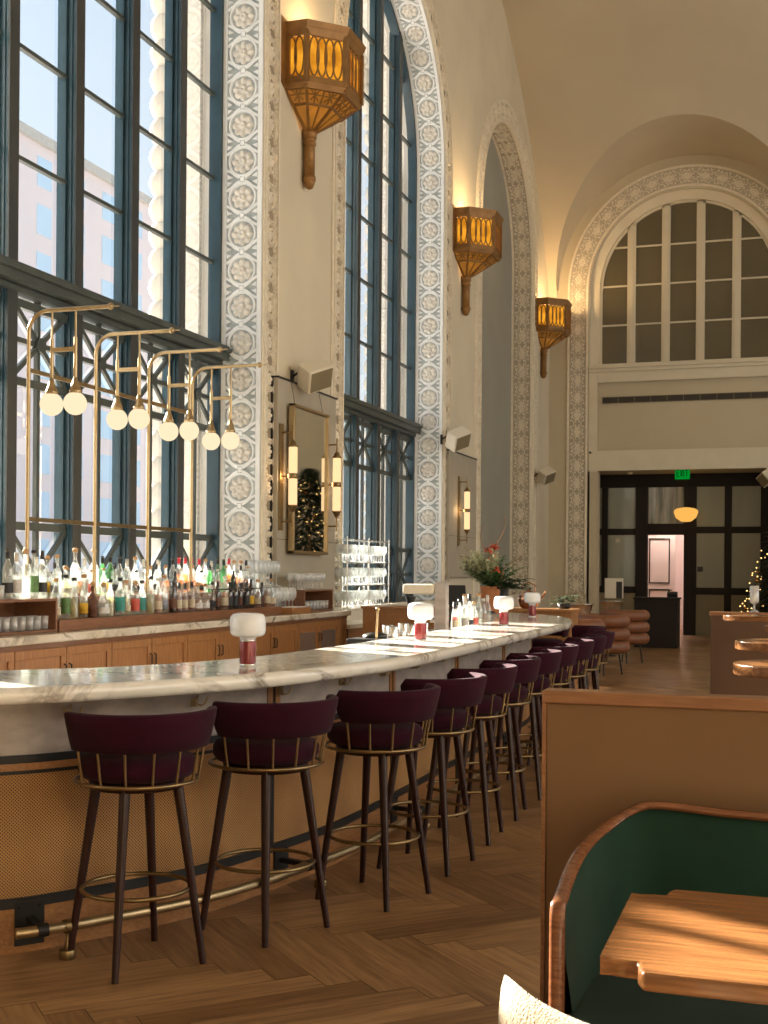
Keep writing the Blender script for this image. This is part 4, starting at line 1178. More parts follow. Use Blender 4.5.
SL = ['aubergine velvet bar stool at the left, nearest along the curved bar', 'second aubergine bar stool from the left, below the first table lamp',
      'third aubergine bar stool from the left, at the bend of the bar', 'fourth aubergine bar stool from the left, first with sun on its back',
      'fifth aubergine bar stool from the left, sunlit top edge', 'sixth aubergine bar stool from the left, just left of the tan partition',
      'seventh aubergine bar stool from the left, its legs cut by the tan partition edge', 'eighth aubergine bar stool from the left, behind the tan partition corner',
      'ninth aubergine bar stool from the left, sunlit top seen above the partition', 'tenth aubergine bar stool from the left, near the far end of the bar',
      'last aubergine bar stool on the straight side, furthest right of the row']
for i, (x, y) in enumerate(SP):
    o = stool if i == 0 else copy_tree(stool)
    j = min(range(1, len(oc) - 1), key=lambda k: (oc[k][0] - x) ** 2 + (oc[k][1] - y) ** 2)
    tx, ty = oc[j + 1][0] - oc[j - 1][0], oc[j + 1][1] - oc[j - 1][1]
    o.location = (x, y, 0); o.rotation_euler = (0, 0, atan2(-tx, ty) - radians((14, 16, 18, 16, 13, 11, 10, 10, 9, 9, 9)[i]) + random.uniform(-.03, .03))
    tag(o, SL[i], 'bar stool', 'bar stools along the curved bar')
for (x, y, a, lb) in ((-2.02, 12.12, .45, 'aubergine bar stool on the rounded far end, right of the last table lamp'), (-2.50, 12.86, 1.0, 'aubergine bar stool tucked at the tip of the rounded far end of the bar')):
    o = copy_tree(stool); o.location = (x, y, 0); o.rotation_euler = (0, 0, a); tag(o, lb, 'bar stool', 'bar stools along the curved bar')

# ------------------------------------------------------------------ cordless table lamps
def make_lamp():
    t = thing('table_lamp', '', 'table lamp', (0, 0, 0))
    mb = MB(); mb.lathe([(.033, 0), (.036, .004), (.036, .012)], 28); mb.build('base', M['chrome'], t)
    mb = MB(); mb.lathe([(.037, .012), (.038, .016), (.038, .106), (.037, .110)], 32); mb.build('body', M['redmetal'], t)
    mb = MB(); mb.lathe([(.035, .110), (.035, .120)], 28); mb.build('collar', M['chrome'], t)
    mb = MB(); mb.lathe([(.035, .120), (.036, .128), (.045, .132), (.068, .136), (.078, .147), (.081, .165), (.081, .200), (.078, .222), (.068, .234), (.05, .238), (0, .239)], 36); mb.build('shade', M['opal'], t)
    return t
lamp = make_lamp()
for i, (x, y, lb) in enumerate([(-2.32, 5.06, 'oxblood and opal table lamp on the shaded near stretch of the marble counter'), (-2.19, 7.34, 'oxblood and opal table lamp glaring in the sun before the tap column'),
                       (-2.20, 9.72, 'oxblood and opal table lamp standing just before the potted flowers'), (-2.40, 11.85, 'oxblood and opal table lamp in shade at the rounded far end')]):
    o = lamp if i == 0 else copy_tree(lamp); o.location = (x, y, 1.07); tag(o, lb, 'table lamp', 'table lamps on the front bar')

# ------------------------------------------------------------------ back bar
BX = -5.05
bb = thing('back_bar_cabinet', 'long oak back bar cabinet with panelled doors under the bottle display', 'cabinet', (BX - .3, 10.3, 0))
mb = MB(); mb.box(XW + .01, BX - .06, 4.6, 13.98, .08, .965); mb.box(XW + .01, BX - .12, 4.6, 13.98, 0, .08); mb.build('body', M['oak'], bb, world=True)
mb = MB(); mb.box(BX - .06, BX - .045, 4.6, 13.98, .93, .965); mb.build('shadow_rail', M['redwood'], bb, world=True)
y = 4.7; i = 0
while y < 13.8:
    w = .64
    y1 = min(y + w, 13.94); mb = MB(); x0, x1 = BX - .06, BX - .035; f = .07
    mb.box(x0, x1, y + .005, y1 - .005, .86, .925); mb.box(x0, x1, y + .005, y1 - .005, .12, .19); mb.box(x0, x1, y + .005, y + f, .19, .86); mb.box(x0, x1, y1 - f, y1 - .005, .19, .86)
    mb.box(x0, x0 + .012, y + f, y1 - f, .19, .86)
    d = mb.build('door', M['oak'], bb, world=True, bevel=.003)
    if i in (12, 13) :
        g = MB(); g.box(x0 + .012, x0 + .018, y + f + .03, y1 - f - .03, .3, .82); gg = g.build('grille', M['steel'], None); gg.parent = d; gg.location = tuple(-v for v in bb.location); 
    hy = y1 - .035 if i % 2 == 0 else y + .035
    h = MB(); L_ = bb.location; h.tube([(x1 - L_.x, hy - L_.y, .80), (x1 + .02 - L_.x, hy - L_.y, .79), (x1 + .02 - L_.x, hy - L_.y, .71), (x1 - L_.x, hy - L_.y, .70)], .006, 6)
    h.build('handle', M['darksteel'], d)
    y += w; i += 1
t = thing('back_worktop', 'veined marble worktop running along the back bar', 'counter top', (BX - .3, 10.3, .965))
mb = MB(); mb.box(XW + .005, BX, 4.5, 14.0, .965, 1.03); mb.build('slab', M['marble2'], t, world=True, bevel=.012)
# lower drawer unit beyond the worktop
t = thing('drawer_unit', 'lower oak drawer unit with white top just beyond the end of the back worktop', 'cabinet', (-5.3, 14.75, 0))
mb = MB(); mb.box(XW + .06, BX - .05, 14.02, 15.45, .02, .80); mb.build('body', M['oak_h'], t, world=True)
for z in (.42, .62):
    mb = MB(); mb.box(BX - .05, BX - .03, 14.06, 15.41, z - .19 + .0, z); dd = mb.build('drawer', M['oak_h'], t, world=True, bevel=.003)
    h = MB(); h.sphere((BX - .015 - t.location.x, 14.7 - t.location.y, z - .09), .018, 8, 6); h.build('knob', M['darksteel'], dd)
mb = MB(); mb.box(XW + .06, BX - .02, 14.02, 15.47, .80, .85); mb.build('top', M['white'], t, world=True, bevel=.005)
# bottle riser, two steps
t = thing('bottle_riser', 'two step reddish wood riser carrying the bottle rows', 'shelf', (-5.4, 10.1, 1.03))
mb = MB(); mb.box(-5.36, -5.20, 7.98, 12.20, 1.031, 1.115); mb.build('lower_step', M['redwood'], t, world=True, bevel=.003)
mb = MB(); mb.box(-5.62, -5.36, 7.98, 12.20, 1.031, 1.28); mb.build('upper_step', M['redwood'], t, world=True, bevel=.003)
t = thing('napkin_tray', 'small pale oak tray block in front of the wine glasses', 'tray', (-5.18, 12.53, 1.03))
mb = MB(); mb.box(-.09, .09, -.30, .24, .001, .07); mb.build('block', M['oak_h'], t, bevel=.004)
mb = MB(); mb.box(-.07, .07, -.22, .16, .07, .078); mb.build('liner', M['whitelab'], t)
# open cubby boxes with tumblers
def cubby(y0, y1, z1, lb):
    t = thing('cubby_box', lb, 'shelf', (-5.37, (y0 + y1) / 2, 1.031)); x0, x1 = -.21, .17; w = (y1 - y0) / 2; h = z1 - 1.031
    mb = MB(); mb.box(x0, x1, -w, w, 0, .02); mb.box(x0, x1, -w, w, h - .02, h); mb.box(x0, x1, -w, -w + .02, .02, h - .02); mb.box(x0, x1, w - .02, w, .02, h - .02); mb.build('case', M['redwood'], t, bevel=.003)
    mb = MB(); mb.box(x0, x0 + .015, -w + .02, w - .02, .02, h - .02); mb.build('back', M['redwood'], t)
cubby(7.02, 7.95, 1.28, 'open wooden cubby box at the left end of the back bar, tumblers inside'); cubby(12.86, 13.76, 1.285, 'open wooden cubby box at the right end of the back bar, tumblers inside')
def tumbler(h=.10, r=.036):
    mb = MB(); mb.lathe([(r * .85, 0), (r, h), (r * .95, h), (r * .78, .012), (0, .012)], 14); return mb
tb = None
def place_copy(src, loc, label, cat, group, rz=0):
    o = src.copy(); COL.objects.link(o); o.location = loc; o.rotation_euler = (0, 0, rz); tag(o, label, cat, group); return o
tproto = tumbler().build('tumbler', M['stem'])
first = True
def put(src, loc, label, cat, group, used=set()):
    if src.name not in used:
        used.add(src.name); src.location = loc; tag(src, label, cat, group); return src
    return place_copy(src, loc, label, cat, group)
for k in range(9):
    for j in range(2):
        put(tproto, (-5.26 - .09 * j, 7.10 + k * .095, 1.052), 'clear tumbler inside the left cubby box, ' + RW2[j] + ' row, ' + num_word(k + 1) + ' from left', 'glass', 'tumblers inside the left cubby box')
for k in range(8):
    for j in range(2):
        put(tproto, (-5.26 - .09 * j, 12.95 + k * .103, 1.052), 'clear tumbler inside the right cubby box, ' + RW2[j] + ' row, ' + num_word(k + 1) + ' from left', 'glass', 'tumblers inside the right cubby box')
for k in range(4):
    put(tproto, (-5.27, 7.08 + k * .085, 1.281), 'clear tumbler standing on top of the left cubby box, ' + num_word(k + 1) + ' from left', 'glass', 'tumblers on the left cubby box')
mb = MB(); mb.lathe([(.032, 0), (.032, .004), (.005, .008), (.0045, .08), (.02, .095), (.036, .12), (.038, .15), (.031, .185), (.029, .185), (.036, .15), (.034, .12), (.004, .09)], 14)
wproto = mb.build('wine_glass', M['stem'])
for k in range(10):
    for j in range(2):
        put(wproto, (-5.30 - .1 * j, 12.90 + .085 * k, 1.286), 'small stemmed glass on the right cubby box, ' + RW2[j] + ' row, ' + num_word(k + 1) + ' from left', 'glass', 'stemmed glasses on the right cubby box')
mb = MB(); mb.lathe([(.036, 0), (.036, .004), (.005, .008), (.0045, .13), (.02, .145), (.043, .18), (.046, .22), (.036, .28), (.034, .28), (.044, .22), (.041, .18), (.004, .14)], 14)
wbig = mb.build('wine_glass', M['stem'])
for k in range(6):
    for j in range(2):
        put(wbig, (-5.31 - .10 * j, 12.28 + .097 * k, 1.031), 'tall wine glass right of the bottles, lower ' + RW2[j] + ' row, ' + num_word(k + 1) + ' from left', 'glass', 'tall wine glasses beside the bottles')
for k in range(6):
    for j in range(2):
        put(wbig, (-5.505 - .093 * j, 12.28 + .097 * k, 1.33), 'tall wine glass on the small clear shelf, ' + RW2[j] + ' row, ' + num_word(k + 1) + ' from left', 'glass', 'wine glasses on the small glass shelf')
t = thing('glass_shelf', 'small clear shelf raised behind the tall wine glasses', 'shelf', (-5.555, 12.52, 1.031))
mb = MB(); mb.box(-.09, .09, -.29, .31, .288, .298); mb.build('pane', M['shelfglass'], t)
for y in (-.28, .30):
    mb = MB(); mb.box(-.085, .085, y - .004, y + .004, 0, .288); mb.build('support', M['stem'], t)

# ------------------------------------------------------------------ bottles
def bottle(kind, glassm, liq, lab, cap, h):
    t = thing('bottle', '', 'bottle', (0, 0, 0))
    r = dict(tall=.036, squat=.048, slim=.030, flask=.042, square=.040)[kind]
    n = 4 if kind == 'square' else 18; a0 = pi / 4 if kind == 'square' else 0
    sh = h * (.60 if kind in ('tall', 'slim') else .52); nk = .0125 if kind != 'squat' else .016
    prof = [(r * .93, 0), (r, .008), (r, sh), (r * .88, sh + .018), (nk * 1.3, sh + .055), (nk, sh + .075), (nk, h - .012), (nk * 1.25, h - .01), (nk * 1.25, h)]
    if kind == 'squat': prof = [(r * .9, 0), (r, .012), (r, sh * .8), (r * .8, sh), (nk * 1.3, sh + .025), (nk, sh + .04), (nk, h)]
    if kind == 'flask': prof = [(r * .8, 0), (r, .02), (r * .98, sh * .5), (r * .8, sh), (nk, sh + .05), (nk, h)]
    mb = MB(); mb.lathe(prof, n, a0=a0); mb.build('bottle_glass', glassm, t)
    if liq:
        mb = MB(); f = sh * liq[1]; mb.lathe([(r * .86, .008), (r * .88, f), (0, f)], n, a0=a0); mb.build('liquid', liq[0], t)
    if lab:
        mb = MB(); lz = sh * .22; mb.lathe([(r * 1.02, lz), (r * 1.02, lz + sh * lab[1])], n, a0=a0); 
        mb.f = [f_ for f_ in mb.f if len(f_) == 4]; mb.mi = mb.mi[:len(mb.f)]; mb.sm = mb.sm[:len(mb.f)]
        mb.build('label', lab[0], t)
    mb = MB()
    if cap[1] == 'long': mb.lathe([(nk * 1.15, h - .055), (nk * 1.25, h - .05), (nk * 1.25, h + .006), (0, h + .008)], 12)
    elif cap[1] == 'ball': mb.lathe([(nk * 1.2, h), (.02, h + .006), (.022, h + .02), (.014, h + .03), (0, h + .032)], 12)
    else: mb.lathe([(nk * 1.35, h - .006), (nk * 1.5, h), (nk * 1.5, h + .018), (0, h + .019)], 12)
    mb.build('cap', cap[0], t)
    return t
CL, GR, DK = M['clear'], M['greenglass'], M['darkglass']
K = {
 'clear_tall_cork': (('tall', CL, (M['clear_l'], .9), None, (M['cork'], 'ball'), .31), 'tall clear glass bottle with cork stopper'),
 'clear_tall_label': (('tall', CL, (M['clear_l'], .8), (M['whitelab'], .5), (M['whitecap'], 'long'), .31), 'tall clear bottle with white paper band'),
 'clear_dark_cap': (('tall', CL, (M['clear_l'], .7), (M['blacklab'], .35), (M['black'], 'long'), .33), 'clear bottle with black label and black cap'),
 'clear_green_lab': (('tall', CL, (M['clear_l'], .7), (M['leaf'], .6), (M['black'], 'short'), .32), 'clear bottle with green label and black cap'),
 'gold_lab': (('square', CL, (M['straw_l'], .8), (M['yellowlab'], .5), (M['cork'], 'ball'), .30), 'square bottle with gold label and cork'),
 'clear_squat': (('squat', CL, (M['clear_l'], .8), (M['whitelab'], .4), (M['cork'], 'ball'), .22), 'squat clear bottle with fat cork stopper'),
 'straw_tall': (('tall', CL, (M['straw_l'], .9), (M['cream'], .3), (M['cork'], 'short'), .27), 'pale straw coloured bottle with cork'),
 'straw_slim': (('slim', CL, (M['straw_l'], .95), None, (M['black'], 'short'), .27), 'slim pale straw bottle with black cap'),
 'brown_box': (('square', M['brownlab'], None, (M['brownlab'], .8), (M['cork'], 'ball'), .24), 'square bottle wrapped in speckled brown label'),
 'pink_lab': (('tall', CL, (M['clear_l'], .5), (M['pinklab'], .62), (M['cork'], 'short'), .25), 'clear bottle with coral red label'),
 'teal': (('tall', CL, (M['clear_l'], .5), (M['tealab'], .66), (M['black'], 'short'), .26), 'bottle with teal label'),
 'cream_tall': (('square', CL, (M['straw_l'], .5), (M['bluelab'], .45), (M['cork'], 'short'), .28), 'square clear bottle with grey blue label'),
 'red_cream': (('slim', CL, (M['red_l'], .9), (M['cream'], .5), (M['black'], 'long'), .26), 'slim dark red bottle with cream label'),
 'amber_cream': (('tall', CL, (M['amber_l'], .95), (M['cream'], .42), (M['whitecap'], 'short'), .27), 'amber whiskey style bottle with cream label'),
 'amber_white': (('squat', CL, (M['amber_l'], .9), (M['whitelab'], .42), (M['cork'], 'ball'), .23), 'squat amber bottle with white label'),
 'amber_black': (('square', CL, (M['amber_l'], .9), (M['blacklab'], .5), (M['black'], 'short'), .25), 'square amber bottle with black label'),
 'red_foil_or': (('tall', CL, (M['orange_l'], .9), (M['cream'], .3), (M['redcap'], 'long'), .34), 'orange liqueur bottle with long red foil neck'),
 'red_foil_cl': (('tall', CL, (M['clear_l'], .8), (M['cream'], .3), (M['redcap'], 'long'), .33), 'clear bottle with long red foil neck'),
 'dark_red': (('slim', DK, (M['red_l'], .9), (M['brownlab'], .55), (M['black'], 'long'), .25), 'dark bitters bottle with brown label'),
 'dark_black': (('tall', DK, None, (M['blacklab'], .6), (M['black'], 'long'), .26), 'near black bottle with black label'),
 'dark_yellow': (('tall', DK, None, (M['yellowlab'], .5), (M['black'], 'long'), .27), 'dark bottle with bright yellow label'),
 'green_tall': (('tall', GR, None, (M['whitelab'], .25), (M['black'], 'long'), .33), 'bright green glass bottle'),
 'green_dark': (('tall', GR, None, (M['yellowlab'], .3), (M['darksteel'], 'long'), .34), 'green bottle with yellow label and dark neck'),
 'orange': (('flask', CL, (M['orange_l'], .95), (M['cream'], .3), (M['cork'], 'ball'), .30), 'rounded orange bottle with cork'),
 'flask_cream': (('flask', CL, (M['amber_l'], .5), (M['cream'], .45), (M['cork'], 'short'), .25), 'rounded bottle with cream label'),
}
protos = {}
def num_word(n): return ['first', 'second', 'third', 'fourth', 'fifth', 'sixth', 'seventh', 'eighth', 'ninth', 'tenth', 'eleventh', 'twelfth', 'thirteenth', 'fourteenth', 'fifteenth', 'sixteenth', 'seventeenth', 'eighteenth', 'nineteenth', 'twentieth', 'twenty-first', 'twenty-second', 'twenty-third', 'twenty-fourth', 'twenty-fifth', 'twenty-sixth', 'twenty-seventh', 'twenty-eighth', 'twenty-ninth', 'thirtieth', 'thirty-first', 'thirty-second', 'thirty-third', 'thirty-fourth', 'thirty-fifth', 'thirty-sixth'][n - 1]
def put_bottle(key, loc, label, group, sc=1.0):
    if key not in protos: o = protos[key] = bottle(*K[key][0])
    else: o = copy_tree(protos[key])
    o.location = loc; o.rotation_euler = (0, 0, random.uniform(-.5, .5)); tag(o, label, 'bottle', group)
    if abs(sc - 1) > .001: o.scale = (sc, sc, sc)
    else: o.scale = (1, 1, 1)
    return o
row_cubby = ['clear_dark_cap', 'clear_tall_label', 'clear_tall_cork', 'clear_green_lab', 'clear_dark_cap']
for k, key in enumerate(row_cubby):
    put_bottle(key, (-5.29, 7.46 + .105 * k, 1.281), K[key][1] + ', ' + num_word(k + 1) + ' on the cubby box', 'bottles on the left cubby box', 1.05)
back = ['clear_tall_cork', 'clear_tall_label', 'gold_lab', 'clear_tall_cork', 'clear_squat', 'clear_tall_cork', 'clear_tall_label', 'clear_tall_cork', 'green_tall', 'green_dark', 'clear_dark_cap', 'clear_tall_label', 'clear_tall_cork', 'clear_tall_label',
        'amber_white', 'clear_tall_label', 'amber_white', 'clear_dark_cap', 'red_foil_or', 'red_foil_or', 'red_foil_or', 'red_foil_cl', 'clear_tall_cork', 'clear_tall_label', 'green_dark', 'green_tall', 'red_foil_or', 'orange', 'orange', 'clear_dark_cap']
for k, key in enumerate(back):
    put_bottle(key, (-5.555 + random.uniform(-.008, .008), 8.06 + .1375 * k, 1.281), K[key][1] + ', ' + num_word(k + 1) + ' in back row', 'bottles in the raised back row', {0: 1.12, 5: 1.15, 7: 1.15}.get(k, .98))
front = ['straw_tall', 'clear_green_lab', 'straw_slim', 'gold_lab', 'brown_box', 'clear_squat', 'straw_slim', 'teal', 'straw_tall', 'pink_lab', 'teal', 'straw_slim', 'amber_cream', 'cream_tall', 'dark_red', 'red_cream', 'red_cream', 'red_cream', 'amber_white', 'amber_white', 'amber_black', 'dark_red', 'amber_cream',
         'dark_black', 'dark_black', 'dark_red', 'dark_black', 'dark_yellow', 'flask_cream', 'dark_red', 'amber_cream', 'flask_cream']
for k, key in enumerate(front):
    put_bottle(key, (-5.28 + random.uniform(-.012, .012), 8.05 + .1315 * k, 1.116), K[key][1] + ', ' + num_word(k + 1) + ' from left, front row', 'bottles in the front row of the back bar', random.uniform(.98, 1.14))
def step_y(y):
    for g in GY:
        if abs(y - g) < .065: return g + (.068 if y > g else -.068)
    return y
rear = ['clear_tall_label', 'clear_dark_cap', 'straw_tall', 'amber_cream', 'pink_lab', 'straw_tall', 'clear_dark_cap', 'amber_cream', 'amber_black', 'red_cream', 'clear_dark_cap', 'orange', 'dark_red', 'amber_cream', 'orange', 'amber_black', 'green_tall', 'amber_cream', 'orange', 'dark_black', 'clear_dark_cap', 'orange']
for k, key in enumerate(rear):
    put_bottle(key, (-5.465, step_y(8.13 + .18 * k), 1.281), K[key][1] + ', ' + num_word(k + 1) + ' along the step edge', 'bottles along the edge of the raised step', .80)
mid = ['straw_slim', 'clear_squat', 'clear_tall_label', 'clear_squat', 'amber_cream', 'clear_tall_cork', 'red_cream', 'straw_tall', 'amber_cream', 'orange', 'amber_black', 'amber_cream', 'orange', 'dark_yellow', 'flask_cream']
# a shallow wire tray rail along the right part of the lower step
t = thing('bottle_rail', 'thin black wire gallery rail holding back the dark bottles', 'rail', (-5.215, 11.3, 1.116))
mb = MB(); mb.tube([(0, -.75, .20), (0, .42, .20)], .006, 6); mb.build('rail', M['darksteel'], t)
for y in (-.74, -.16, .41):
    mb = MB(); mb.tube([(0, y, 0), (0, y, .20)], .005, 6); mb.build('post', M['darksteel'], t)
mb = MB(); mb.tube([(0, -.75, .035), (0, .42, .035)], .004, 6); mb.build('rail', M['darksteel'], t)

# ------------------------------------------------------------------ stemware rack on the sill of the second window
t = thing('glass_rack', 'three tier clear shelving unit full of shining stemware before the second window', 'shelf', (-5.58, 15.72, 1.01))
tiers = [0.0, .30, .60]
mb = MB()
for z in (.30, .60, .90): mb.box(-.16, .16, -.86, .86, z, z + .012)
mb.build('shelf_panes', M['shelfglass'], t)
for y in (-.86, .0, .86):
    mb = MB()
    for x in (-.155, .155): mb.tube([(x, y, 0), (x, y, .94)], .008, 8)
    mb.build('upright', M['chrome'], t)
mb = MB()
for z in (.30, .60, .90):
    for x in (-.165, .165): mb.tube([(x, -.87, z + .006), (x, .87, z + .006)], .007, 8)
mb.build('edge_bar', M['chrome'], t)
mb = MB(); mb.lathe([(.036, 0), (.036, .004), (.005, .008), (.0045, .09), (.02, .105), (.042, .14), (.044, .18), (.036, .225), (.034, .225), (.042, .18), (.04, .14), (.004, .1)], 12)
rk = mb.build('wine_glass', M['stem'])
for ti, z in enumerate((.002, .314, .614)):
    for k in range(15):
        for j in range(3):
            put(rk, (-5.58 - .10 + .10 * j, 15.72 - .79 + .113 * k, 1.01 + z), 'stemmed glass, ' + ['lowest', 'middle', 'upper'][ti] + ' tier of the shining rack, ' + ['back', 'middle', 'front'][j] + ' row, ' + num_word(k + 1) + ' from left', 'glass', 'stemware on the ' + ['lowest', 'middle', 'upper'][ti] + ' tier of the rack')
#--PART3--
# ------------------------------------------------------------------ behind the bar: well, taps, bottles
t = thing('well_station', 'brushed steel underbar ice well along the inner edge of the bar', 'bar station', (-2.74, 9.2, 0))
mb = MB(); mb.box(-.18, .18, -2.0, 2.05, .55, .955); mb.build('well', M['steel'], t, bevel=.01)
mb = MB(); mb.box(-.17, .17, .1, 1.95, .956, .975); mb.build('mat', M['black'], t)
t = thing('tap_column', 'square brushed steel tap column with a pale swing arm', 'tap', (-2.80, 10.02, .956))
mb = MB(); mb.box(-.055, .045, -.045, .045, 0, .46); mb.build('column', M['zinc'], t, bevel=.006)
mb = MB(); mb.box(-.34, -.06, -.05, .05, .355, .44); mb.build('arm', M['white'], t, bevel=.02)
mb = MB(); mb.tube([(-.28, 0, .335), (-.28, 0, .26)], [.05, .025], 12); mb.build('nozzle', M['black'], t)
t = thing('order_screen', 'small black order screen on a stand behind the tap column', 'screen', (-3.03, 11.12, .956))
mb = MB(); mb.cbox((0, 0, .33), (.30, .02, .19), Matrix.Rotation(.25, 3, 'X')); mb.build('screen', M['black'], t, bevel=.004)
mb = MB(); mb.tube([(0, .02, 0), (0, .02, .28)], .015, 8); mb.lathe([(.08, 0), (.08, .01), (.02, .02)], 16, (0, .02, 0)); mb.build('stand', M['darksteel'], t)
mb = MB(); mb.box(-3.25, -2.93, 10.4, 11.26, .55, .955)
t2 = thing('side_shelf', 'steel side shelf behind the ice well holding the order screen', 'shelf', (-3.05, 10.65, .55)); mb.build('body', M['steel'], t2, world=True)
well = ['clear_tall_label', 'red_cream', 'clear_dark_cap', 'straw_slim', 'pink_lab', 'gold_lab', 'clear_tall_cork', 'straw_tall', 'amber_cream', 'dark_red', 'clear_tall_label', 'gold_lab']
for k, key in enumerate(well):
    x = -2.64 - .11 * (k % 2); y = 10.16 + .082 * k
    put_bottle(key, (x, y, .976), K[key][1] + ' in bar well, ' + num_word(k + 1) + ' from taps', 'bottles in the bar well')
mb = MB(); mb.lathe([(.030, 0), (.032, .005), (.042, .15), (.040, .152), (.030, .01), (0, .01)], 18)
sh = mb.build('shaker_tin', M['chrome'])
for k, (x, y) in enumerate(((-2.70, 8.35), (-2.80, 8.55), (-2.68, 8.72), (-2.79, 8.9), (-2.69, 9.08))):
    put(sh, (x, y, .957), 'steel shaker tin left of the tap column, ' + num_word(k + 1) + ' from left', 'shaker', 'shaker tins by the taps')
t = thing('bar_caddy', 'black bar caddy with folded cloths left of the tap column', 'caddy', (-2.72, 8.0, .956))
mb = MB(); mb.box(-.13, .13, -.2, .2, 0, .09); mb.build('tray', M['black'], t, bevel=.01)
mb = MB(); mb.sphere((0, .02, .10), .08, 12, 8, (1, 1.6, .35)); mb.build('cloth', M['darksteel'], t)
mb = MB(); mb.tube([(.05, -.1, .09), (.06, -.1, .28)], .008, 8); mb.sphere((.06, -.1, .29), .016, 8, 6); mb.build('spoon', M['brass'], t)
t = thing('service_tray', 'grey steel tray lying on the shaded counter beside the terracotta pot', 'tray', (-2.98, 12.0, 1.071))
mb = MB(); mb.box(-.25, .22, -.35, .35, 0, .015); mb.box(-.25, .22, -.35, -.335, .015, .03); mb.box(-.25, -.235, -.35, .35, .015, .03); mb.build('tray', M['steel'], t)
mb = MB(); mb.box(-.18, .12, -.22, .22, .016, .04); mb.build('menu_stack', M['black'], t)

# ------------------------------------------------------------------ flowers
rnd = random.Random(11)
t = thing('potted_flowers', 'terracotta pot of pale foliage, dark leaves, coral flowers and twisted twigs', 'flower arrangement', (-3.0, 12.6, 1.071))
mb = MB(); mb.lathe([(.085, 0), (.09, .01), (.102, .26), (.108, .265), (.108, .285), (.095, .285), (.088, .26), (0, .24)], 28); mb.build('pot', M['terra'], t)
def leaf(mb, p, d, L, w, droop=.3):
    d = Vector(d).normalized(); s = d.cross(Vector((0, 0, 1)))
    if s.length < .01: s = Vector((1, 0, 0))
    s.normalize(); n = s.cross(d)
    pts = []
    for i, (u, ww) in enumerate(((0, .15), (.3, .9), (.6, 1), (.85, .55), (1, .02))):
        c = Vector(p) + d * (L * u) - Vector((0, 0, 1)) * (droop * L * u * u)
        pts.append([c - s * (w * ww / 2), c + n * (w * .12), c + s * (w * ww / 2)])
    mb.grid([[r[j] for r in pts] for j in range(3)], smooth=True)
def spray(mat, name, nst, spread, L0, L1, lw, up, bias=(0, 0), leafn=14, ll=.07):
    mb = MB()
    for _ in range(nst):
        a = rnd.uniform(0, 2 * pi); e = rnd.uniform(.15, 1) * spread
        d = Vector((cos(a) * e + bias[0], sin(a) * e + bias[1], up)).normalized(); L = rnd.uniform(L0, L1)
        p0 = Vector((0, 0, .26)); pr_ = []
        for i in range(7):
            u = i / 6; pr_.append(p0 + d * (L * u) - Vector((0, 0, 1)) * (.18 * L * u * u))
        mb.tube(pr_, .0022, 4)
        for i in range(leafn):
            u = .2 + .8 * i / leafn; c = p0 + d * (L * u) - Vector((0, 0, 1)) * (.18 * L * u * u)
            b = rnd.uniform(0, 2 * pi); dd = d * .6 + Vector((cos(b), sin(b), rnd.uniform(-.2, .6)))
            leaf(mb, c, dd, ll * rnd.uniform(.6, 1.2), lw)
    return mb.build(name, mat, t)
spray(M['leaf'], 'green_foliage', 70, 1.0, .22, .48, .028, .8)
spray(M['leaf_pale'], 'pale_foliage', 80, .8, .30, .54, .026, 1.1, bias=(-.35, -.35), leafn=26, ll=.065)
spray(M['leaf_dark'], 'dark_foliage', 28, 1.0, .20, .50, .034, .25, bias=(.7, .25))
mb = MB()
for (x, y, z) in ((.02, -.05, .62), (.05, .0, .57), (.02, -.02, .52), (.10, -.05, .42), (.06, .02, .66)):
    for i in range(14):
        b = rnd.uniform(0, 2 * pi); leaf(mb, (x, y - .1, z + .05), (cos(b), sin(b), rnd.uniform(-.6, .8)), .065, .034)
mb.build('coral_flower', M['flower'], t)
mb = MB()
for (px, ph) in ((0, 0), (1, 1.9), (2, 4.0), (3, 5.2)):
    pts = []
    for i in range(12):
        u = i / 11; pts.append((.03 * sin(u * 9 + ph) + (.14 * u if px == 0 else -.25 * u if px == 1 else -.10 * u if px == 2 else .3 * u), .03 * cos(u * 8 + ph), .28 + (.74 if px == 0 else .42 if px == 1 else .66 if px == 2 else .32) * u))
    mb.tube(pts, [.009 - .006 * i / 11 for i in range(12)], 6)
mb.build('twig', M['twig'], t)

# service station behind the bar end
t = thing('service_station', 'orange oak topped service station box beyond the rounded end of the bar', 'cabinet', (-3.2, 13.95, 0))
mb = MB(); mb.box(-1.6, .86, -.25, .25, 0, 1.06); mb.build('body', M['oak_h'], t)
mb = MB(); mb.box(-1.62, .88, -.27, .27, 1.06, 1.09); mb.build('top', M['oak_h'], t, bevel=.004)
t = thing('copper_kettle', 'round copper kettle on the service station right of the flowers', 'kettle', (-2.86, 13.9, 1.091))
mb = MB(); mb.lathe([(.07, 0), (.10, .02), (.125, .09), (.115, .15), (.07, .19), (.03, .2), (.015, .22), (0, .225)], 24); mb.build('body', M['copper'], t)
mb = MB(); mb.tube([(.07, 0, .18), (.08, 0, .26), (0, 0, .30), (-.08, 0, .26), (-.07, 0, .18)], .008, 8); mb.tube([(.11, 0, .1), (.17, 0, .15), (.2, 0, .2)], [.02, .014, .01], 8); mb.build('handle', M['copper'], t)
t = thing('black_planter', 'black cylinder vase directly behind the terracotta pot', 'vase', (-3.16, 13.85, 1.091))
mb = MB(); mb.lathe([(.06, 0), (.07, .01), (.075, .24), (.065, .24), (.06, .02), (0, .02)], 20); mb.build('vase', M['black'], t)
t = thing('low_greenery', 'low dark trailing greenery on the service station right of the kettle', 'plant', (-2.47, 14.02, 1.091))
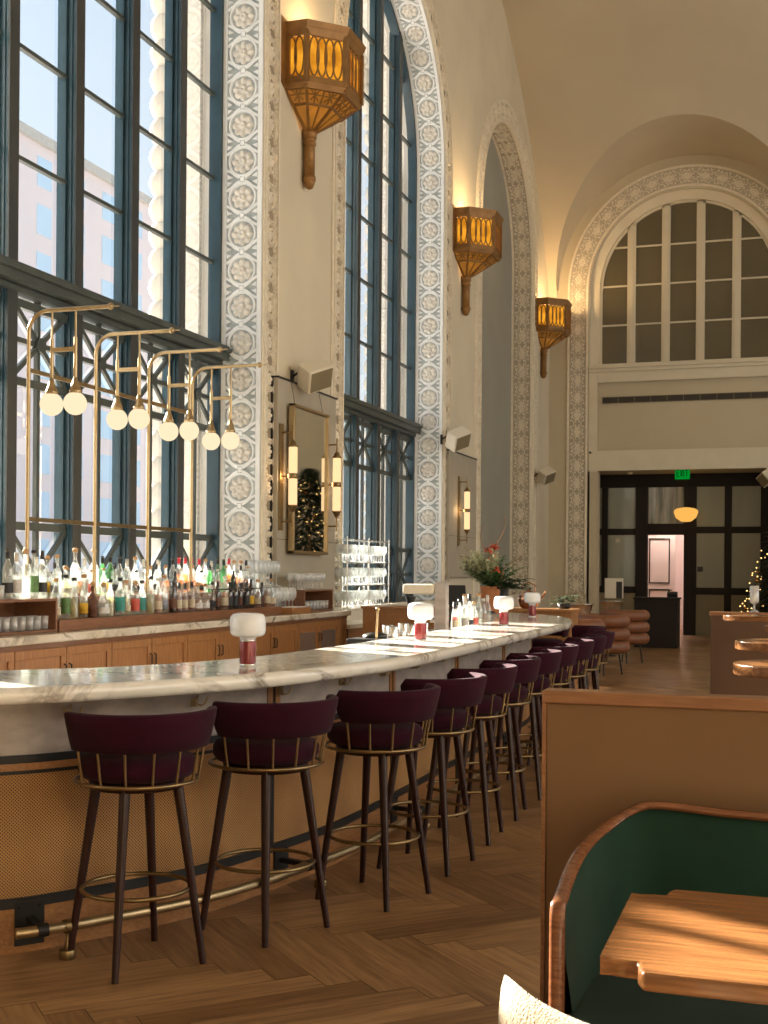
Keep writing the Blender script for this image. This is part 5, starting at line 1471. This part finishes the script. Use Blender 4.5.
mb = MB(); mb.lathe([(.06, 0), (.08, .06), (.07, .06), (0, .03)], 16); mb.build('bowl', M['darksteel'], t)
mb = MB()
for _ in range(60):
    b = rnd.uniform(0, 2 * pi); r_ = rnd.uniform(0, .14); leaf(mb, (r_ * cos(b), r_ * sin(b) * .6, .06 + rnd.uniform(0, .09)), (cos(b), sin(b), rnd.uniform(-.1, .7)), .08, .03)
mb.build('foliage', M['leaf_dark'], t)

# ------------------------------------------------------------------ far seating group
def make_roll_chair():
    t = thing('tufted_armchair', '', 'armchair', (0, 0, 0))
    for k in range(3):      # stacked rolls wrap round the back
        z = .42 + .19 * k; mb = MB(); pts = []
        for i in range(25):
            a = radians(-35 + 250 * i / 24); pts.append((.33 * cos(a), .33 * sin(a) , z))
        mb.tube(pts, [.06] + [.098] * 23 + [.06], 14); mb.build('back_roll', M['orange_uph'], t)
    mb = MB(); mb.lathe([(0, .33), (.28, .33), (.31, .36), (.31, .43), (.28, .46), (0, .47)], 28); mb.build('seat', M['orange_uph'], t)
    for k in range(4):
        a = pi / 4 + pi / 2 * k; mb = MB(); mb.tube([(.25 * cos(a), .25 * sin(a), .34), (.30 * cos(a), .30 * sin(a), 0)], .012, 8); mb.build('leg', M['darksteel'], t)
    return t
rc_ = make_roll_chair()
for i, (x, y, a, lb) in enumerate([(-2.75, 16.4, 2.6, 'burnt orange armchair with stacked rolls, nearest one, just beyond the last bar stools'),
                       (-2.66, 18.3, 2.6, 'burnt orange armchair with stacked rolls, middle of the three'),
                       (-2.66, 20.9, 2.6, 'burnt orange armchair with stacked rolls, furthest, beside the dark host stand')]):
    o = rc_ if i == 0 else copy_tree(rc_); o.location = (x, y, 0); o.rotation_euler = (0, 0, a); tag(o, lb, 'armchair', 'burnt orange armchairs in the far lounge')
def round_table(x, y, lb, h=.76, r=.45):
    t = thing('lounge_table', lb, 'table', (x, y, 0))
    mb = MB(); mb.lathe([(r - .01, h - .03), (r, h - .02), (r, h - .005), (r - .01, h), (0, h)], 32); mb.build('table_top', M['oak_h'], t)
    mb = MB(); mb.lathe([(.22, 0), (.22, .015), (.04, .03), (.035, h - .03)], 20); mb.build('pedestal', M['darksteel'], t)
round_table(-3.42, 19.75, 'round lounge table under the nearer steel bowl'); round_table(-3.22, 22.5, 'round lounge table under the further steel bowl')
mb = MB(); mb.lathe([(.09, 0), (.10, .008), (.17, .12), (.20, .23), (.215, .235), (.215, .245), (.19, .235), (.16, .12), (.09, .015), (0, .015)], 28)
bw = mb.build('steel_bowl', M['chrome']); bw.location = (-3.22, 19.75, .765); tag(bw, 'large polished steel bowl, left one, above the nearest orange armchair', 'bowl', 'polished steel bowls')
place_copy(bw, (-3.08, 22.3, .765), 'large polished steel bowl, right one, below the white menu stand', 'bowl', 'polished steel bowls')
t = thing('menu_stand', 'white framed menu display with a dark slot against the glazed partition', 'sign', (-3.52, 25.9, 0))
mb = MB(); mb.box(-.19, .19, -.03, .03, .98, 1.40); mb.build('board', M['white'], t, bevel=.005)
mb = MB(); mb.box(.05, .17, -.036, -.03, .98, 1.33); mb.build('slot', M['black'], t)
mb = MB(); mb.tube([(0, 0, .95), (0, 0, .02)], .02, 10); mb.lathe([(.2, 0), (.2, .015), (.03, .02)], 20); mb.build('post', M['darksteel'], t)
t = thing('host_stand', 'dark wooden host stand before the open doorway', 'stand', (-2.60, 25.6, 0))
mb = MB(); mb.box(-.43, .43, -.3, .3, 0, .98); mb.build('body', M['dkframe'], t, bevel=.01)
mb = MB(); mb.box(-.45, .45, -.33, .33, .98, 1.02); mb.build('top', M['dkframe'], t, bevel=.006)
mb = MB(); mb.cbox((.3, 0, 1.07), (.2, .14, .10), Matrix.Rotation(.3, 3, 'X')); mb.build('tablet', M['black'], t)

# exit sign, pendant, small header devices
t = thing('exit_sign', 'small glowing green EXIT sign hanging from the doorway head', 'sign', (-2.47, YF + .05, 3.88))
mb = MB(); mb.box(-.17, .17, -.02, .02, -.14, .12); mb.build('case', M['exit_g'], t, bevel=.004)
mb = MB()
def stroke(mb, x0, z0, x1, z1): mb.bar((x0, -.024, z0), (x1, -.024, z1), .018, .008, up=(0, 1, 0))
LX = [-.125, -.045, .02, .10]; w_ = .05; h_ = .075
x = LX[0]; stroke(mb, x, -h_, x, h_); stroke(mb, x, h_, x + w_, h_); stroke(mb, x, 0, x + w_ * .9, 0); stroke(mb, x, -h_, x + w_, -h_)
x = LX[1]; stroke(mb, x, -h_, x + w_, h_); stroke(mb, x, h_, x + w_, -h_)
x = LX[2] + .012; stroke(mb, x, -h_, x, h_)
x = LX[3]; stroke(mb, x - .035, h_, x + .035, h_); stroke(mb, x, -h_, x, h_)
mb.build('lettering', M['exit_l'], t)
mb = MB(); mb.tube([(0, 0, .12), (0, 0, .15)], .01, 6); mb.build('bracket', M['darksteel'], t)
t = thing('pendant_lamp', 'glowing amber schoolhouse shade hanging before the dark partition', 'pendant lamp', (-2.42, 30.3, 2.95))
mb = MB(); mb.lathe([(.0, -.20), (.12, -.19), (.24, -.10), (.285, .02), (.285, .07), (.22, .12), (.12, .14), (.05, .15)], 28); mb.build('shade', M['schoolshade'], t)
mb = MB(); mb.tube([(0, 0, .14), (0, 0, 1.01)], .008, 6); mb.build('rod', M['dkframe'], t)
t = thing('smoke_detector', 'tiny white round detector under the doorway head', 'detector', (-3.75, YF + .5, 3.963))
mb = MB(); mb.lathe([(.0, -.06), (.05, -.055), (.07, -.02), (.08, 0)], 20); mb.build('body', M['white'], t)
t = thing('security_camera', 'tiny dark security camera on the pilaster left of the doorway', 'camera', (-4.62, YF - .025, 4.42))
mb = MB(); mb.tube([(0, -.02, 0), (0, -.10, -.02)], .035, 12); mb.build('body', M['white'], t)
mb = MB(); mb.tube([(0, -.10, -.02), (0, -.11, -.021)], .028, 12); mb.build('lens', M['black'], t)

# ------------------------------------------------------------------ fir tree with fairy lights
t = thing('christmas_tree', 'tall dark fir with warm fairy lights at the right, also seen in the mirror', 'tree', (.20, 27.85, 0))
mb = MB(); rn = random.Random(5); Ht = 4.0
for i in range(5200):
    u = rn.random() ** 1.4; z = .35 + (Ht - .35) * u; R = 1.36 * (1 - u) ** .9 + .03; a = rn.uniform(0, 2 * pi); r_ = R * rn.uniform(.45, 1.0)
    d = Vector((cos(a), sin(a), rn.uniform(-.35, .25)))
    leaf(mb, (r_ * cos(a) * .86, r_ * sin(a) * .86, z), d, rn.uniform(.14, .26), .05, .25)
mb.build('needles', M['tree'], t)
mb = MB(); mb.lathe([(.09, 0), (.07, 1.5), (.03, 3.6), (0, 3.8)], 12); mb.build('trunk', M['twig'], t)
mb = MB()
for i in range(260):
    u = rn.random() ** 1.3; z = .45 + (Ht - .5) * u; R = 1.36 * (1 - u) ** .9 + .05; a = rn.uniform(0, 2 * pi)
    mb.sphere((R * cos(a) * .98, R * sin(a) * .98, z), .013, 6, 4)
o = mb.build('fairy_lights', M['fairy'], t); o['kind'] = 'stuff'
mb = MB()
for i in range(70):
    u = rn.random() ** 1.3; z = .45 + (Ht - .7) * u; R = 1.36 * (1 - u) ** .9; a = rn.uniform(0, 2 * pi); mb.sphere((R * cos(a) * .95, R * sin(a) * .95, z), .04, 8, 6)
mb.build('baubles', M['bauble'], t)

# ------------------------------------------------------------------ partitions and booths on the right
t = thing('booth_partition', 'tan laminate booth partition with wood cap in the right foreground', 'partition', (-.70, 3.62, 0))
mb = MB(); mb.box(.012, 2.2, .0, .07, 0, 1.115); mb.build('panel', M['tan'], t, bevel=.003)
mb = MB(); mb.box(0, 2.2, -.012, .082, 1.115, 1.152); mb.build('cap', M['cap'], t, bevel=.004)
mb = MB(); mb.box(.0, .012, -.004, .074, 0, 1.115); mb.build('end_trim', M['cap'], t)
t = thing('booth_partition', 'darker brown partition further back behind the high tables', 'partition', (-.885, 14.5, 0))
mb = MB(); mb.box(.012, 2.8, 0, .09, 0, 1.03); mb.build('panel', M['tandark'], t)
mb = MB(); mb.box(0, 2.8, -.02, .12, 1.03, 1.072); mb.build('cap', M['cap'], t, bevel=.004)
t = thing('candle_holder', 'clear cylinder candle holder standing on the far brown partition', 'candle holder', (-.40, 14.55, 1.073))
mb = MB(); mb.lathe([(.05, 0), (.05, .01), (.012, .03), (.012, .09), (.045, .11), (.05, .13), (.05, .30), (.045, .30), (.045, .13), (0, .115)], 18); mb.build('glass', M['stem'], t)
# high tables with round ends
def high_table(x, y, lb, grp='round ended high tables', flag=[None]):
    if flag[0] is None:
        t = thing('high_table', '', 'table', (0, 0, 0)); w = .29
        pts = [(w - w * cos(a) * 1.0, w * sin(a)) for a in [(-pi / 2 + pi * k / 20) for k in range(21)]]
        pts = [(.24 - .24 * cos(-pi / 2 + pi * k / 20), w * sin(-pi / 2 + pi * k / 20)) for k in range(21)] + [(1.5, w), (1.5, -w)]
        mb = MB(); mb.prism(pts, 1.015, 1.07); mb.build('table_top', M['oak_x'], t, bevel=.006)
        for px_ in (.62, 1.25):
            mb = MB(); mb.lathe([(.18, 0), (.18, .015), (.035, .03), (.035, 1.015)], 18, (px_, 0, 0)); mb.build('pedestal', M['darksteel'], t)
        flag[0] = t; o = t
    else: o = copy_tree(flag[0])
    o.location = (x, y, 0); tag(o, lb, 'table', grp)
high_table(-.27, 6.27, 'round ended high table, lowest and nearest of the sunlit ones beyond the tan partition')
high_table(-.35, 8.38, 'round ended high table, the second of the sunlit ones beyond the tan partition')
high_table(-.22, 10.95, 'round ended high table in shade, between the second and the furthest sunlit ones')
high_table(-.69, 13.55, 'round ended high table, furthest and uppermost, right against the brown partition')

# green velvet booth bench
t = thing('booth_bench', 'green velvet booth bench with walnut rim curving round its left arm', 'bench', (0, 0, 0))
plan = [(-.525, 2.93, .70), (-.525, 3.05, .735), (-.52, 3.18, .765), (-.505, 3.30, .785), (-.475, 3.40, .805), (-.425, 3.47, .835), (-.37, 3.50, .853), (-.28, 3.508, .85), (-.15, 3.51, .842), (.1, 3.51, .838), (.6, 3.51, .838), (1.4, 3.51, .838)]
cc = catmull(plan, 5)
def nrm(i):
    a = cc[max(i - 1, 0)]; b = cc[min(i + 1, len(cc) - 1)]; d = Vector((b.x - a.x, b.y - a.y, 0)).normalized(); return Vector((d.y, -d.x, 0))
rows = []
for i, p in enumerate(cc):
    n_ = nrm(i)
    bulge = [(.40, .075), (.46, .05), (.55, .035), (.65, .028), (.75, .02), (.95, .008), (1.0, -.01)]
    rows.append([(p.x + n_.x * b, p.y + n_.y * b, .38 + (p.z - .38) * ((f_ - .40) / .60)) for f_, b in bulge])
mb = MB(); mb.grid(rows, smooth=True); mb.build('back_upholstery', M['green'], t)
mb = MB(); rows = []
for i, p in enumerate(cc):
    n_ = nrm(i); rows.append([(p.x + n_.x * o_, p.y + n_.y * o_, z) for o_, z in ((-.016, 0), (-.016, p.z - .01), (-.004, p.z - .01), (-.004, 0), (-.016, 0))])
mb.grid(rows, smooth=True); mb.build('shell', M['trimwood'], t)
mb = MB(); pts = [(p.x, p.y, p.z) for p in cc]
P = []
front = [Vector((-.525, 2.92, z)) for z in (0.0, .3, .5, .6, .655)]
cc[0].z = .705
allp = front + [Vector((-.525, 2.921, .683)), Vector((-.525, 2.925, .698))] + cc
for i, p in enumerate(allp):
    if i < 5: fwd = Vector((0, -1, 0)); side = Vector((1, 0, 0))
    elif i == 5: fwd = Vector((0, -.8, .6)); side = Vector((1, 0, 0))
    elif i == 6: fwd = Vector((0, -.5, .86)); side = Vector((1, 0, 0))
    else: k = i - 7; fwd = Vector((0, 0, 1)) if k > 2 else Vector((0, -.25, .97)); side = nrm(k)
    row = []
    for q_ in range(13):
        a = 2 * pi * q_ / 12; row.append(tuple(p + side * (.019 * cos(a)) + fwd * (.012 * sin(a))))
    P.append(row)
mb.grid(P, smooth=True); mb.build('wood_rim', M['trimwood'], t)
mb = MB(); pts = [(-.505, 2.84), (1.4, 2.84), (1.4, 3.47), (-.37, 3.47), (-.45, 3.40), (-.50, 3.25)]
mb.prism(pts, .34, .452); mb.build('seat_cushion', M['green'], t, bevel=.025, seg=3)
mb = MB(); mb.box(-.50, 1.4, 2.90, 3.46, .0, .34); mb.build('plinth', M['trimwood'], t)

# walnut dining table with notched corners
t = thing('dining_table', 'sunlit walnut table with notched corners in the right foreground', 'table', (-.35, 2.67, 0))
A_ = .325; n_ = .075; pts = []
def cnr(cx, cy, sx, sy):
    # notch: step with a small concave quarter
    q_ = [(cx, cy - sy * n_)]
    for k in range(5):
        a = pi / 2 * k / 4
        q_.append((cx + sx * (n_ - .03 * (1 - sin(a)) if False else n_ * (k / 4)), cy - sy * n_ + sy * (.012 * sin(a))))
    q_.append((cx + sx * n_ * 1.05, cy - sy * n_ * .35)); q_.append((cx + sx * n_ * 1.2, cy)); return q_
L0 = cnr(0, A_, 1, 1); R0 = [(1.25, A_), (1.25, -A_)]; B0 = cnr(0, -A_, 1, -1)[::-1]
mb = MB(); mb.prism(L0 + R0 + B0, .715, .752); mb.build('table_top', M['oak_x'], t, bevel=.008, seg=3)
mb = MB(); mb.lathe([(.22, 0), (.22, .02), (.045, .035), (.04, .69), (.12, .712)], 24, (.66, 0, 0)); mb.build('pedestal', M['darksteel'], t)

# cream chair in the near foreground
t = thing('cream_armchair', 'cream boucle armchair back cut off by the bottom edge of the picture', 'armchair', (-.03, 1.86, 0))
mb = MB(); rows = []
for i in range(33):
    u = -1 + 2 * i / 32; x = .42 * sin(u * pi / 2) if abs(u) < 1 else .42 * u
    y = .16 * (abs(u) ** 2.2); zt = .790 + .085 * abs(u) ** 1.6 - .0
    e = min(1, (1 - abs(u)) / .30); e = sqrt(max(0, 1 - (1 - e) ** 2)); th = .030 + .030 * e; zt = .60 + (zt - .60) * (.62 + .38 * e)
    row = []
    for q_ in range(17):
        a = 2 * pi * q_ / 16; ca, sa = cos(a), sin(a)
        row.append((x, y + th * ca, .60 + (zt - .60) * (abs(sa) ** .6 if sa > 0 else 0) - (.32 * abs(sa) ** .6 if sa < 0 else 0)))
    rows.append(row)
mb.grid(rows, smooth=True); mb.build('backrest', M['cream_uph'], t)
mb = MB(); mb.box(-.33, .33, -.02, .42, .30, .45); mb.build('seat', M['cream_uph'], t, bevel=.05, seg=4)
for sx in (-.27, .27):
    for sy in (.02, .38):
        mb = MB(); mb.tube([(sx, sy, .31), (sx * 1.1, sy, 0)], .016, 10); mb.build('leg', M['trimwood'], t)

# ------------------------------------------------------------------ outside
mb = MB(); mb.box(-140, XO, -60, 170, -.62, -.6); o = mb.build('ground', M['paving']); o['kind'] = 'structure'
t = thing('brick_building', 'hazy pink brick building with pale blue windows seen through the left window', 'building', (-60, 92, -.6))
BXX = -60.0
mb = MB(); mb.box(-78, BXX, 50, 118, -.6, 37.0); mb.build('wall', M['brick'], t, world=True)
mb = MB(); mb.box(-78, BXX + .4, 50, 118.4, 37.0, 37.8); mb.build('cornice', M['stone'], t, world=True)
for fl in range(9):
    for k in range(13):
        y = 52.5 + k * 5.1; z = 1.5 + fl * 4.0
        mb = MB(); mb.box(BXX, BXX + .05, y, y + 2.1, z, z + 2.5); f_ = mb.build('window', M['bluepane'], t, world=True)
# pale stone clad building nearer on the right hand side of the view
# ------------------------------------------------------------------ light
w = bpy.data.worlds.new('World'); scene.world = w; w.use_nodes = True
nt = w.node_tree; nt.nodes.clear(); L = nt.links.new
out = N(nt, 'ShaderNodeOutputWorld'); bg = N(nt, 'ShaderNodeBackground', Strength=1.35)
tc = N(nt, 'ShaderNodeTexCoord'); sp_ = N(nt, 'ShaderNodeSeparateXYZ'); r = N(nt, 'ShaderNodeValToRGB')
e = r.color_ramp.elements; e[0].position = 0.0; e[0].color = (.86, .90, .93, 1); e[1].position = .8; e[1].color = (.38, .60, .92, 1)
e2 = e.new(.25); e2.color = (.76, .88, .98, 1)
no = N(nt, 'ShaderNodeTexNoise', Scale=2.2, Detail=5.0); L(tc.outputs['Generated'], no.inputs['Vector'])
r2 = N(nt, 'ShaderNodeValToRGB'); r2.color_ramp.elements[0].position = .5; r2.color_ramp.elements[1].position = .72
mx = N(nt, 'ShaderNodeMixRGB'); mx.inputs[2].default_value = (.92, .94, .96, 1)
L(tc.outputs['Generated'], sp_.inputs[0]); L(sp_.outputs[2], r.inputs[0]); L(no.outputs['Fac'], r2.inputs[0]); L(r2.outputs[0], mx.inputs[0]); L(r.outputs[0], mx.inputs[1])
L(mx.outputs[0], bg.inputs[0]); L(bg.outputs[0], out.inputs[0])

sd = Vector((1, -.45, -.40)).normalized()
S = bpy.data.lights.new('sun', 'SUN'); S.energy = 60.0; S.color = (1.0, .89, .76); S.angle = radians(.6)
so = bpy.data.objects.new('sun', S); COL.objects.link(so); so.rotation_euler = sd.to_track_quat('-Z', 'Y').to_euler(); so.location = (-20, 10, 12)
# added fill lights, set in the unseen window openings of the opposite wall
for c in (2.6, 10.15, 17.67, 25.19):
    A = bpy.data.lights.new('interior fill', 'AREA'); A.shape = 'RECTANGLE'; A.size = 4.6; A.size_y = 9.0; A.energy = (390, 400, 180, 70)[int((c - 2.6) / 7.4)]; A.color = (1.0, .90, .76)
    ao = bpy.data.objects.new('interior_fill', A); COL.objects.link(ao); ao.location = (HALL_X - .15, c, 5.8); ao.rotation_euler = (0, radians(90), 0)
# warm ceiling lamp far in the hall and a lamp in the vestibule
for (x, y, z, en) in ((-3.0, 32.0, 3.6, 200),):
    A = bpy.data.lights.new('vestibule lamp', 'POINT'); A.energy = en; A.color = (1, .85, .75); A.shadow_soft_size = .2
    ao = bpy.data.objects.new('vestibule_lamp_light', A); COL.objects.link(ao); ao.location = (x, y, z)

# ------------------------------------------------------------------ camera
yaw, roll, f, cy = .32006, .00824, 1230.0, 571.53
cam = bpy.data.cameras.new('camera'); co = bpy.data.objects.new('camera', cam); COL.objects.link(co)
r_ = Vector((cos(yaw), sin(yaw), 0)); u_ = Vector((0, 0, 1)); fw = Vector((-sin(yaw), cos(yaw), 0))
r3 = r_ * cos(roll) + u_ * sin(roll); u3 = -r_ * sin(roll) + u_ * cos(roll)
m = Matrix((r3, u3, -fw)).transposed().to_4x4(); m.translation = Vector((0, 0, 1.5)); co.matrix_world = m
cam.sensor_fit = 'VERTICAL'; cam.sensor_height = 24.0; cam.lens = f / 1024 * 24.0; cam.shift_y = (cy - 512) / 1024
cam.clip_start = .05; cam.clip_end = 400
cam.dof.use_dof = True; cam.dof.focus_distance = 5.5; cam.dof.aperture_fstop = 11.0
scene.camera = co
scene.view_settings.view_transform = 'Standard'; scene.view_settings.look = 'None'; scene.view_settings.gamma = 1.0; scene.view_settings.exposure = 0.0
scene.view_settings.use_curve_mapping = False
scene.cycles.transparent_max_bounces = 48
